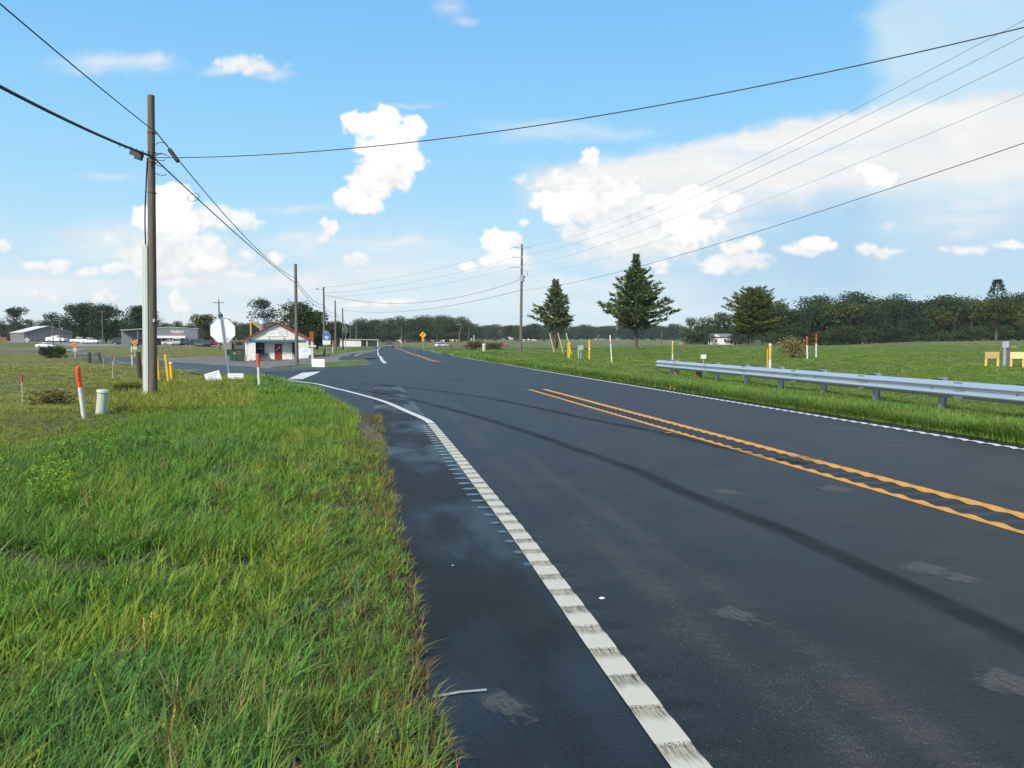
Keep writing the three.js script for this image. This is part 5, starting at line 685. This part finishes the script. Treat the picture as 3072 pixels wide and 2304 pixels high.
const leafM = new THREE.MeshPhysicalMaterial({ color: lin(1, 1, 1), roughness: 1, specularIntensity: .25, vertexColors: true, side: THREE.DoubleSide }), barkM = mat([.16, .13, .1], .95, { map: woodT }), barkPale = mat([.27, .22, .17], .95, { map: woodT });
const unit = (r) => { const z = 2 * r() - 1, a = 6.283 * r(), s = Math.sqrt(1 - z * z); return [s * Math.cos(a), z, s * Math.sin(a)]; };
function limb(pts, r0, r1, seg = 7) { const c = new THREE.CatmullRomCurve3(pts), n = 8, fr = c.computeFrenetFrames(n), P = [], I = [], U = []; for (let i = 0; i <= n; i++) { const q = c.getPoint(i / n), rr = lerp(r0, r1, i / n); for (let k = 0; k <= seg; k++) { const a = k / seg * 6.2832, N = fr.normals[i], B = fr.binormals[i]; P.push(q.x + rr * (Math.cos(a) * N.x + Math.sin(a) * B.x), q.y + rr * (Math.cos(a) * N.y + Math.sin(a) * B.y), q.z + rr * (Math.cos(a) * N.z + Math.sin(a) * B.z)); U.push(k / seg, i / n * 3); } if (i) for (let k = 0; k < seg; k++) { const e = (i - 1) * (seg + 1) + k; I.push(e, e + 1, e + seg + 1, e + 1, e + seg + 2, e + seg + 1); } } const g = new THREE.BufferGeometry(); g.setAttribute('position', new THREE.Float32BufferAttribute(P, 3)); g.setAttribute('uv', new THREE.Float32BufferAttribute(U, 2)); g.setIndex(I); g.computeVertexNormals(); return g.toNonIndexed(); }
function broadCrown(r, h, rad, { bottom = .25, lobes = 13, clumps = 60, size = .5, tone = [.045, .075, .022], flat = .75, sparse = 1, perClump = 5, spread = .9 } = {}) {
  const L = new Leaves(), limbs = []; const cs = [];
  for (let i = 0; i < lobes; i++) { const f = (i + .5) / lobes, y = lerp(bottom * h + rad * .2, h * .93, Math.pow(r(), .8)), u = (y / h - bottom) / (1 - bottom), w = rad * Math.sqrt(Math.max(.05, 1 - Math.pow(Math.abs(u - .38) / .68, 2))) * .72, a = i * 2.399 + r(); const rr = rad * (.26 + .22 * r()); cs.push([Math.cos(a) * w * (.45 + .6 * r()), Math.min(y, h - rr * flat), Math.sin(a) * w * (.45 + .6 * r()), rr]); }
  cs.push([0, h - rad * .3, 0, rad * .3]);
  for (const [cx, cy, cz, rr] of cs) {
    limbs.push(limb([V3(0, bottom * h * (.7 + .3 * r()), 0), V3(cx * .4, cy * .72, cz * .4), V3(cx, cy, cz)], .05 * rad * .45, .03));
    for (let k = 0; k < clumps * sparse; k++) {
      const u = unit(r), q = rr * (.45 + .62 * Math.pow(r(), .5)), x = cx + u[0] * q, y = cy + u[1] * q * flat, z = cz + u[2] * q, t = .65 + .7 * r(), yl = r() < .12 ? 1.35 : 1;
      for (let j = 0; j < perClump; j++) { const v = unit(r), b = .75 + .5 * r(); L.leaf(x + v[0] * size * spread, y + v[1] * size * spread * .7, z + v[2] * size * spread, v[0] * .8 + u[0] * .35, v[1] * .6 - .15, v[2] * .8 + u[2] * .35, size * (.7 + .7 * r()), size * .55, r, [tone[0] * t * b * yl, tone[1] * t * b, tone[2] * t * b]); }
    }
  }
  return [L.geo(), limbs];
}
function broadTree(name, label, p, h, rad, seed, opt = {}, group) {
  const r = rng(seed), o = thing(name, label, opt.category ?? 'tree', p, r() * 6, group), [crown, limbs] = broadCrown(r, h, rad, opt);
  obj('trunk', [limb([V3(0, -.4, 0), V3(.1 * rad * (r() - .5), h * .3, .1 * (r() - .5)), V3(0, h * .62, 0)], opt.trunk ?? rad * .065, rad * .025, 9), ...limbs], opt.bark ?? barkM, o); obj('crown', crown, leafM, o); return o;
}
function cedar(label, p, h, profile, seed, { trunkR = .3, bare = .16, n = 300, tone = [.05, .08, .028], multi, upward = .25, size = .42, lean = [] } = {}) {
  const r = rng(seed), o = thing('cedar_tree', label, 'tree', p, seed), L = new Leaves(), wood = [];
  wood.push(limb([V3(0, -.3, 0), V3(.05, h * .4, 0), V3(0, h * .93, 0)], trunkR, .03, 10));
  if (multi) for (let i = 0; i < multi; i++) { const a = i * 2.1 + .4; wood.push(limb([V3(.1 * Math.cos(a), 0, .1 * Math.sin(a)), V3(.5 * Math.cos(a), h * .15, .5 * Math.sin(a)), V3(1.3 * Math.cos(a), h * .38, 1.3 * Math.sin(a))], trunkR * .6, .05, 7)); }
  for (let i = 0; i < n; i++) {
    const f = Math.pow(i / n, .92), y0 = lerp(bare * h, h * .985, f), a = i * 2.39996 + r() * .7, Ln = Math.max(.25, profile(y0 / h, a) * (r() < .2 ? 1.05 + .38 * r() : .45 + .5 * r())), up = upward + .5 * f + .35 * (r() - .4), ca = Math.cos(a), sa = Math.sin(a);
    const sz = size * (1 - .45 * f * f); if (Ln > .8) wood.push(bar(V3(0, y0 - .1, 0), V3(ca * Ln * .75, y0 + Ln * up * .42, sa * Ln * .75), .025 + .012 * Ln, 4, .01));
    const m = Math.ceil(4 + Ln * 8), tone2 = .65 + .7 * r();
    for (let k = 0; k < m; k++) { const q = .22 + .78 * Math.sqrt((k + r()) / m), w = (1 - q) * .55 + .16, bx = ca * Ln * q + (r() - .5) * w * Ln * .7, by = y0 + Ln * up * .6 * q * q + (r() - .5) * .5 * w, bz = sa * Ln * q + (r() - .5) * w * Ln * .7, t = tone2 * (.7 + .6 * r());
      for (let j = 0; j < 3; j++) { const v = unit(r); L.leaf(bx, by, bz, ca * .55 + v[0] * .75, .35 + v[1] * .55, sa * .55 + v[2] * .75, sz * (.6 + .8 * r()), sz * .34, r, [tone[0] * t, tone[1] * t, tone[2] * t]); } }
  }
  obj('trunk', wood, barkPale, o); obj('crown', L.geo(), leafM, o); return o;
}
// named trees across the highway
const cone = (w, lo, peak) => (v) => v < lo ? 0 : v < peak ? w * lerp(.75, 1, (v - lo) / (peak - lo)) : w * Math.pow(1 - (v - peak) / (1 - peak), .85);
cedar('smaller cedar with several stems beside the slanted guy guards', foot(1667, 110), 9.7, (v, a) => cone(2.25, .25, .42)(v) * (1 + .22 * Math.cos(2 * a + 6 * v)), 5, { trunkR: .2, bare: .27, n: 190, multi: 3, tone: [.1, .135, .042], size: .46 });
cedar('large broad cedar with pale trunk and pointed top in the pasture', foot(1907, 105), 12.7, (v, a) => (v > .8 ? .75 * Math.pow((1 - v) * 5, 1.2) : cone(3.7, .2, .32)(v) * (v > .62 ? .85 : 1)) * (1 + .2 * Math.cos(a - .2) + .16 * Math.cos(3 * a + 7 * v)), 11, { trunkR: .32, bare: .2, n: 300, tone: [.09, .13, .045], size: .5 });
cedar('rounded ragged cedar with bare pale trunk before the right-hand wood', foot(2258, 162), 11.7, (v, a) => v < .2 ? 0 : 4.9 * Math.sqrt(Math.max(.01, 1 - Math.pow((v - .42) / .585, 2))) * (1 + .12 * Math.cos(a * 2 + 1)), 61, { trunkR: .36, bare: .22, n: 400, tone: [.085, .108, .027], size: .5, upward: .12 });
{ const p = foot(2987, 184), o = broadTree('pine_tree', 'tall pointed pine with bare trunk standing before the right-hand wood', p, 9.6, 5.4, 23, { bottom: .38, lobes: 18, clumps: 70, size: .5, tone: [.06, .08, .022], bark: barkPale, trunk: .3, flat: .6 }); const L = new Leaves(), r = rng(4); for (let i = 0; i < 900; i++) { const y = 6.6 + 7.6 * Math.sqrt(r()), w = 4.2 * (1 - (y - 6.4) / 8.1) * Math.sqrt(r()) + .1, a = Math.floor(r() * 14) * .449 + .15 * (r() - .5), v = unit(r); for (let j = 0; j < 3; j++) L.leaf(Math.cos(a) * w, y - w * .1, Math.sin(a) * w, Math.cos(a) * .7 + v[0] * .5, .2 + v[1] * .4, Math.sin(a) * .7 + v[2] * .5, .5 + .4 * r(), .16, r, [.04 * (.7 + .6 * r()), .066, .03]); } obj('top_crown', L.geo(), leafM, o); obj('leader', limb([V3(0, 6, 0), V3(.05, 10, 0), V3(0, 14.2, 0)], .16, .03), barkPale, o); }
// trees at the left
broadTree('oak_tree', 'lone top-heavy tree leaning beside the grey metal barn', foot(52, 300), 13.2, 4.6, 31, { bottom: .34, lobes: 9, clumps: 44, size: .6, tone: [.03, .05, .024] });
broadTree('oak_tree', 'dark tree rising directly behind the grey metal barn roof', foot(165, 310), 11.5, 5.6, 32, { bottom: .2, lobes: 12, clumps: 44, size: .6, tone: [.03, .05, .022] });
broadTree('oak_tree', 'big round dark tree behind the white pickups, nearer the barn', foot(252, 284), 14.6, 7.0, 33, { bottom: .0, lobes: 30, clumps: 60, size: .62, tone: [.036, .06, .024] });
broadTree('oak_tree', 'big round dark tree behind the white pickups, nearer the store', foot(318, 278), 13.6, 6.4, 34, { bottom: .0, lobes: 30, clumps: 60, size: .62, tone: [.036, .06, .024] });
broadTree('oak_tree', 'dark tree behind the store canopy and the near wooden pole', foot(420, 270), 12.8, 6.4, 35, { bottom: .0, lobes: 26, clumps: 56, size: .62, tone: [.034, .056, .024] });
broadTree('oak_tree', 'rounded olive green tree at the store corner', foot(616, 236), 9.2, 4.3, 36, { bottom: .08, lobes: 14, clumps: 56, size: .5, tone: [.075, .09, .02] });
broadTree('oak_tree', 'tall open branched tree behind the shop roof vent', foot(792, 172), 11.0, 3.6, 37, { bottom: .42, lobes: 10, clumps: 40, size: .42, tone: [.036, .056, .026], trunk: .3 });
broadTree('oak_tree', 'spreading dark oak directly behind the shop', foot(905, 166), 10.2, 5.4, 38, { bottom: .1, lobes: 22, clumps: 66, size: .45, tone: [.042, .066, .02], trunk: .35 });
broadTree('oak_tree', 'smaller dark oak beside the shop chimney and lamp pole', foot(950, 172), 8.6, 3.6, 42, { bottom: .1, lobes: 14, clumps: 56, size: .45, tone: [.038, .06, .02], trunk: .35 });
broadTree('oak_tree', 'compact tree between the roadside poles and the white shed', foot(1014, 225), 7.4, 3.4, 39, { bottom: .1, lobes: 12, clumps: 50, size: .5, tone: [.035, .06, .022] });
broadTree('bush', 'dark rounded bush on the pasture below the white car', foot(158, 140).add(V3(0, -.35, 0)), 2.5, 2.3, 40, { bottom: -.1, lobes: 20, clumps: 60, size: .26, tone: [.04, .07, .02], trunk: .05, category: 'bush' });
broadTree('bush', 'dry brown weedy bush beside the red topped posts', foot(2380, 65), 1.7, 1.25, 41, { bottom: .0, lobes: 18, clumps: 40, size: .17, tone: [.17, .15, .06], trunk: .03, sparse: .55, spread: 1.6, perClump: 4, flat: 1.1, category: 'bush' });
broadTree('bush', 'low weedy bush at the edge of the far bend', foot(1425, 128), 1.5, 1.7, 43, { bottom: .02, lobes: 10, clumps: 40, size: .2, tone: [.1, .09, .035], trunk: .03, category: 'bush' });
broadTree('bush', 'low green bush on the far verge beside the pale pedestal', foot(1480, 132), 1.1, 1.9, 44, { bottom: .02, lobes: 10, clumps: 40, size: .2, tone: [.06, .075, .025], trunk: .03, category: 'bush' });
broadTree('weed_clump', 'dark brambles at the foot of the fence corner post', foot(385, 33), .75, .95, 45, { bottom: .02, lobes: 10, clumps: 60, size: .09, tone: [.07, .075, .025], trunk: .02, category: 'weeds' });
broadTree('weed_clump', 'dry dark weeds beside the near wire fence', foot(150, 24), .42, .6, 46, { bottom: .0, lobes: 12, clumps: 34, size: .09, tone: [.16, .14, .05], trunk: .02, spread: 1.8, sparse: .6, category: 'weeds' });
// woods: a few kinds of tree, copied and turned
const woodKinds = [[[.036, .066, .028], 1], [[.05, .076, .026], 2], [[.028, .056, .028], 3], [[.066, .088, .026], 4], [[.032, .06, .025], 5], [[.054, .094, .03], 6]].map(([tone, s]) => { const r = rng(100 + s), [crown, limbs] = broadCrown(r, 1, .38 + .06 * r(), { bottom: .0, lobes: 18, clumps: 32, size: .044, tone, flat: .9, perClump: 5 }); return [crown, mergeGeometries([limb([V3(0, -.03, 0), V3(.01, .3, 0), V3(0, .6, 0)], .022, .01, 6), ...limbs.slice(0, 6).map(norm)].map(norm))]; });
function woodTree(px, d, h, r, label, group, bushy) { const k = woodKinds[Math.floor(r() * woodKinds.length)], p = foot(px, d), o = thing(bushy ? 'shrub' : 'wood_tree', label, bushy ? 'shrub' : 'tree', p, r() * 6.28, group); const w = bushy ? 1.5 + .5 * r() : .9 + .35 * r(); o.scale.set(h * w, h, h * w); const a = obj('trunk', k[1], barkM, o), b = obj('crown', k[0], leafM, o); return o; }
{
  const r = rng(2024);
  for (const [d, gap, lo, hi] of [[246, 44, 10.5, 14.5], [254, 52, 13, 16.5], [263, 56, 14, 18.2]]) for (let px = 2325 + r() * 20; px < 3320; px += gap * (.7 + .6 * r())) woodTree(px, d + 5 * r(), lerp(lo, hi, r()) * (px < 2400 ? .9 : 1) * (px > 2900 ? .93 : 1), r, 'dark leafy tree in the dense wood closing the right-hand pasture', 'trees of the right-hand wood');
  for (let px = 2330; px < 3320; px += 26 * (.6 + .9 * r())) woodTree(px, 240 + 3 * r(), 2.5 + 4.5 * r() * r(), r, 'leafy shrub along the foot of the right-hand wood', 'shrubs edging the right-hand wood', true);
  for (let px = 2072; px < 2320; px += 34 * (.7 + .6 * r())) woodTree(px, 285 + 15 * r(), 9.5 + 3 * r(), r, 'dark tree around the white farmhouse', 'trees around the farmhouse');
  for (let px = 2062; px < 2140; px += 22) woodTree(px, 262 + 6 * r(), 4 + 2 * r(), r, 'low shrub left of the white farmhouse', 'shrubs by the farmhouse', true);
  for (const [d, gap] of [[478, 30], [492, 32]]) for (let px = 1085; px < 1412; px += gap * (.7 + .6 * r())) woodTree(px, d + 8 * r(), (px < 1150 ? 12.5 : px > 1390 ? 11.5 : 14.2) + 3.2 * r(), r, 'dark tree in the central wood behind the grazing cattle', 'trees of the central wood');
  for (let px = 1090; px < 1412; px += 20) woodTree(px, 470 + 4 * r(), 5 + 3 * r(), r, 'shrub filling the foot of the central wood', 'shrubs of the central wood', true);
  for (let px = 1020; px < 1100; px += 26) woodTree(px, 390 + 20 * r(), 9 + 2.5 * r(), r, 'dark tree behind the long white shed', 'trees behind the white shed');
  for (let px = -60; px < 215; px += 34 * (.7 + .6 * r())) woodTree(px, 345 + 25 * r(), 8.5 + 2.5 * r(), r, 'dark tree in the belt behind the grey metal barn', 'trees behind the barn');
  for (let px = 340; px < 600; px += 30 * (.7 + .6 * r())) woodTree(px, 350 + 25 * r(), 8.5 + 2.6 * r(), r, 'dark tree in the belt behind the grey store', 'trees behind the store');
  for (let px = 640; px < 830; px += 28 * (.7 + .6 * r())) woodTree(px, 330 + 25 * r(), 8 + 2.6 * r(), r, 'dark tree in the belt between store and shop', 'trees between store and shop');
  for (const px of [2128, 2196, 2222]) woodTree(px, 234 + 3 * r(), px < 2150 ? 4.6 : 5.4, r, 'low tree partly hiding the white farmhouse', 'trees before the farmhouse');
  for (const px of [1516, 1533, 1549, 1578, 1600]) woodTree(px, 545 + 15 * r(), 9 + 3 * r(), r, 'loose oak on the far slope behind the cattle', 'oaks on the far slope');
  // the last wood along the skyline reads as one mass
  const each = 3; for (let v = 0; v < each; v++) { const k = woodKinds[v], g = mergeGeometries([norm(k[0].clone())]); const pts = []; for (let px = -1600; px < 4600; px += 7) if (r() < .5) pts.push([px + 6 * r(), 780 + 160 * r(), 13.5 + 5 * r() * r()]); const im = new THREE.InstancedMesh(g, leafM, pts.length), m = new THREE.Matrix4(); pts.forEach(([px, d, h], i) => { const q = foot(px, d), w = h * (1.15 + .5 * r()); m.compose(q, new THREE.Quaternion().setFromAxisAngle(V3(0, 1, 0), r() * 6.28), V3(w, h, w)); im.setMatrixAt(i, m); }); im.name = numbered('distant_wood'); im.castShadow = im.receiveShadow = true; scene.add(im); tag(im, 'far-off dark wood along the skyline behind every pasture', 'wood', 'distant skyline wood', 'stuff'); }
}

// ---------------------------------------------------------------- grass
function tuft(seed, n, { len = [.12, .3], wid = [.004, .007], spread = .06, bend = .7, stiff = .6, tint = .25 } = {}) {
  const r = rng(seed), P = [], C = [];
  for (let i = 0; i < n; i++) {
    const a = r() * 6.283, q = spread * Math.sqrt(r()), bx = Math.cos(a) * q, bz = Math.sin(a) * q, h = lerp(len[0], len[1], r()), w = lerp(wid[0], wid[1], r()), dirA = a + (r() - .5) * 2.2, out = bend * (.35 + .9 * r()), dx = Math.cos(dirA), dz = Math.sin(dirA), nx = -dz, nz = dx, tw = (r() - .5) * .9; const c = [1 + tint * (r() - .5) * 1.6, 1 + tint * (r() - .5), 1 + tint * (r() - .5) * 1.4], dry = r() < .035; if (dry) { c[0] *= 1.9; c[1] *= 1.15; c[2] *= 1.2; }
    const pt = (f) => { const o = out * h * f * f, y = h * (f - .28 * out * f * f); return [bx + dx * o, y, bz + dz * o]; }, wd = (f) => w * (f < .3 ? .75 + .8 * f : 1 - Math.pow((f - .3) / .7, 1.5));
    const rows = [0, .35, .7, 1].map((f) => { const p = pt(f), ww = wd(f) / 2, s = Math.sin(tw * f), k = Math.cos(tw * f); return [[p[0] + nx * ww * k + dx * ww * s, p[1], p[2] + nz * ww * k + dz * ww * s], [p[0] - nx * ww * k - dx * ww * s, p[1] + ww * .3, p[2] - nz * ww * k - dz * ww * s]]; });
    for (let j = 0; j < 3; j++) { const [a0, b0] = rows[j], [a1, b1] = rows[j + 1]; P.push(...a0, ...b0, ...a1); if (j < 2) P.push(...b0, ...b1, ...a1); for (let k = 0; k < (j < 2 ? 6 : 3); k++) C.push(...c); }
  }
  const g = new THREE.BufferGeometry(); g.setAttribute('position', new THREE.Float32BufferAttribute(P, 3)); g.setAttribute('color', new THREE.Float32BufferAttribute(C, 3)); g.computeVertexNormals(); return g;
}
const bladeM = new THREE.MeshPhysicalMaterial({ color: lin(1, 1, 1), roughness: .62, vertexColors: true, side: THREE.DoubleSide, transmission: .28, thickness: 0, ior: 1.3, specularIntensity: .5 });
const weedGeo = (() => { const r = rng(9), L = new Leaves(); for (let s = 0; s < 5; s++) { const a = r() * 6.3, q = .1 * r(), h = .25 + .25 * r(), x = Math.cos(a) * q, z = Math.sin(a) * q; L.leaf(x, 0, z, .1 * (r() - .5), 1, .1 * (r() - .5), h, .012, r, [.8, .8, .7]); for (let k = 0; k < 14; k++) { const v = unit(r), y = h * (.25 + .75 * r()); L.leaf(x, y, z, v[0], .4 + v[1] * .4, v[2], .05 + .05 * r(), .022, r, [.8 + .4 * r(), .9 + .3 * r(), .8]); } for (let k = 0; k < 3; k++) { const v = unit(r); L.leaf(x + v[0] * .03, h * .97, z + v[2] * .03, v[0], .5, v[2], .02, .018, r, [3.6, 2.4, .6]); } } return L.geo(); })();
const headGeo = (() => { const r = rng(5), L = new Leaves(); for (let s = 0; s < 3; s++) { const a = r() * 6.3, lx = Math.cos(a) * .3, lz = Math.sin(a) * .3, h = .34 + .16 * r(); L.leaf(0, 0, 0, lx, 1, lz, h, .004, r, [1.4, 1.2, 1]); for (let k = 0; k < 14; k++) { const f = .78 + .24 * r(), v = unit(r); L.leaf(lx * h * f, h * f, lz * h * f, v[0] * .5 + lx, .9, v[2] * .5 + lz, .022, .007, r, [2.6, 1.9, 1.6]); } } return L.geo(); })();
const kinds = {
  fine: [tuft(1, 13, { len: [.1, .26], wid: [.005, .009], bend: .9, tint: .4 }), tuft(2, 13, { len: [.08, .22], wid: [.004, .008], bend: 1.2, tint: .4 }), tuft(3, 11, { len: [.12, .3], wid: [.005, .0095], bend: .7, tint: .4 }), tuft(13, 12, { len: [.06, .2], wid: [.004, .008], bend: 1.3, tint: .5 })],
  broad: [tuft(4, 9, { len: [.08, .2], wid: [.009, .016], bend: 1.0, spread: .06, tint: .4 }), tuft(5, 8, { len: [.1, .24], wid: [.009, .017], bend: .9, spread: .06, tint: .4 })],
  mid: [tuft(6, 24, { len: [.12, .28], wid: [.008, .014], spread: .16, bend: .8 }), tuft(7, 24, { len: [.1, .3], wid: [.008, .013], spread: .17, bend: .7 })],
  far: [tuft(8, 30, { len: [.12, .3], wid: [.016, .03], spread: .36, bend: .8 }), tuft(9, 30, { len: [.1, .32], wid: [.015, .028], spread: .38, bend: .7 })],
  vast: [tuft(10, 36, { len: [.12, .3], wid: [.04, .075], spread: .9, bend: .8 }), tuft(11, 36, { len: [.1, .3], wid: [.04, .07], spread: 1.0, bend: .7 })],
  weed: [weedGeo], head: [headGeo],
};
const bins = {}; const green = lin(0, 0, 0);
function sow(kind, x, z, s, yaw, c, r, y = H(x, z)) { const v = Math.floor(r() * kinds[kind].length), key = kind + v; (bins[key] ??= { kind, v, m: [], c: [] }); const b = bins[key], tx = (r() - .5) * .3, tz = (r() - .5) * .3; b.m.push([x, y - .01, z, s, yaw, tx, tz]); b.c.push(c); }
const mix = (a, b, t) => [lerp(a[0], b[0], t), lerp(a[1], b[1], t), lerp(a[2], b[2], t)];
const LUSH = [.125, .26, .04], BLUE = [.105, .235, .06], YELL = [.23, .315, .036], OLIVE = [.31, .3, .075], STRAW = [.34, .27, .13], MOWN = [.15, .235, .045];
function tint(x, z, t, d, r) {
  const n = fbm(x * .45 + 30, z * .45, 3, 401), m = fbm(x * 1.7, z * 1.7 + 8, 3, 402), edge = t < EDGE ? sst(-2.2, -.1, t) : 0;
  let c = mix(LUSH, BLUE, sst(.35, .65, n)); c = mix(c, YELL, clamp(.15 + .7 * sst(.42, .68, m) * (.5 + edge) + .12 * edge, 0, .85)); if (t < -3.5) c = mix(c, OLIVE, .9 * sst(-3.5, -9, t) * (.65 + .5 * m)); if (t > REDGE) c = mix(c, MOWN, t > 11.5 ? .85 : .3);
  if (t > -.8 && t < EDGE && r() < .14) c = mix(c, [.22, .15, .05], .6); if (r() < .02) c = STRAW; const k = .78 + .44 * r(); return [c[0] * k, c[1] * k, c[2] * k];
}
{
  const r = rng(606), rings = [[.9, 4.2, 430, 'fine'], [4.2, 7.5, 290, 'fine'], [7.5, 13, 150, 'fine'], [13, 24, 64, 'mid'], [24, 46, 24, 'far'], [46, 95, 3.4, 'vast'], [95, 190, .8, 'vast']];
  for (const [r0, r1, dens, kind] of rings) {
    const a0 = (r1 < 50 ? -74 : -48) * Math.PI / 180, a1 = (r1 < 50 ? 50 : 46) * Math.PI / 180, area = .5 * (a1 - a0) * (r1 * r1 - r0 * r0), n = Math.round(area * dens);
    for (let i = 0; i < n; i++) {
      const a = lerp(a0, a1, r()); if (a < -.76 && r() < .4) continue; const d = Math.sqrt(lerp(r0 * r0, r1 * r1, r())), x = Math.sin(a) * d, z = -Math.cos(a) * d, [s, t] = roadST(x, z);
      const rag = .09 * (fbm(s * 1.3, 3, 3, 420) - .35) + .02;
      if (t > EDGE + rag && t < REDGE + .02 || (s > apronS[0] && s < apronS[1] && t > EDGE - .35 && t < REDGE) || (d > 12 && (inPoly(apron, x, z) || inPoly(sideP, x, z)))) continue;
      const bare = fbm(x * 1.1 + 4, z * 1.1, 3, 430); if (d < 13 && t < 0 && bare > .69 && r() < .85) continue;
      const left = t < 5, tall = fbm(x * .35, z * .35, 3, 440); let k = kind, sc = .55 + .5 * tall + .22 * r();
      if (!left) { if (t > 14.6) sc *= kind === 'vast' ? .55 : .45; else if (t > 11.2) sc *= .7; else sc *= 1.15; } else if (d > 46) sc *= t < -8 ? 1.0 : .6; if (inPoly(islandP, x, z)) sc *= .4;
      if (left && t < -3) sc *= lerp(1, .55, sst(-3, -7, t)); if (kind === 'mid') sc *= .85;
      if (kind === 'fine' && left) { const e = sst(-2.6, 0, t); if (r() < .2 + .5 * e * fbm(x * 2, z * 2, 2, 455)) k = 'broad'; else if (t < -2.5 && r() < .05 * sst(-2, -5, t)) k = 'weed'; else if (r() < .006) k = 'head'; if (t > -.35) sc *= .6; }
      if (kind === 'mid' && left && t < -4 && r() < .12) k = 'weed';
      const c = tint(x, z, t, d, r); sow(k, x, z, k === 'weed' ? sc * .75 : k === 'head' ? sc * .75 : sc, r() * 6.283, c, r);
    }
  }
  // dead thatch and runners creeping over the pavement edge
  for (let i = 0; i < 1500; i++) { const s = 1.5 + 16 * Math.pow(r(), 1.4), t = EDGE + .1 - .5 * r() * r() * 1.6 + .1 * (fbm(s * 1.3, 3, 3, 420) - .5), [x, z] = road(s, t), k = .6 + .8 * r(); sow(r() < .6 ? 'fine' : 'broad', x, z, .25 + .4 * r(), r() * 6.283, r() < .6 ? [.2 * k, .135 * k, .055 * k] : [.2 * k, .22 * k, .05 * k], r); }
  // the taller fringe along the far pavement edge
  for (let i = 0; i < 15000; i++) { const s = 6 + 62 * Math.pow(r(), 1.2), t = REDGE + .03 + 1.5 * r() * r(), [x, z] = road(s, t); sow('mid', x, z, (.75 + .7 * fbm(s * .8, t, 3, 470)) * (.7 + .5 * r()), r() * 6.283, tint(x, z, t, s, r), r); }
  for (let i = 0; i < 1500; i++) { const px = 330 + 420 * r(), py = 1148 + 90 * Math.pow(r(), 1.5), p = ground(px, py), [s, t] = roadST(p.x, p.z); if (t > -1.5) continue; const k = .8 + .5 * r(); sow('mid', p.x, p.z, .8 + .6 * r(), r() * 6.283, [.26 * k, .29 * k, .05 * k], r); }
  const m = new THREE.Matrix4(), q = new THREE.Quaternion(), e = new THREE.Euler();
  for (const key of Object.keys(bins)) { const b = bins[key], im = new THREE.InstancedMesh(kinds[b.kind][b.v], bladeM, b.m.length); b.m.forEach(([x, y, z, s, yaw, tx, tz], i) => { e.set(tx, yaw, tz); q.setFromEuler(e); m.compose(V3(x, y, z), q, V3(s, s, s)); im.setMatrixAt(i, m); im.setColorAt(i, green.setRGB(...b.c[i])); }); im.name = numbered(b.kind === 'weed' ? 'flowering_weeds' : 'grass'); im.castShadow = im.receiveShadow = true; scene.add(im); tag(im, b.kind === 'weed' ? 'low weeds with tiny yellow flowers among the verge grass' : 'green roadside grass covering verges and pasture', b.kind === 'weed' ? 'weeds' : 'grass', 'roadside ground cover', 'stuff'); }
}

// thin summer haze
scene.fog = new THREE.FogExp2(lin(.78, .88, 1.0), .0001);
renderer.render(scene, camera);
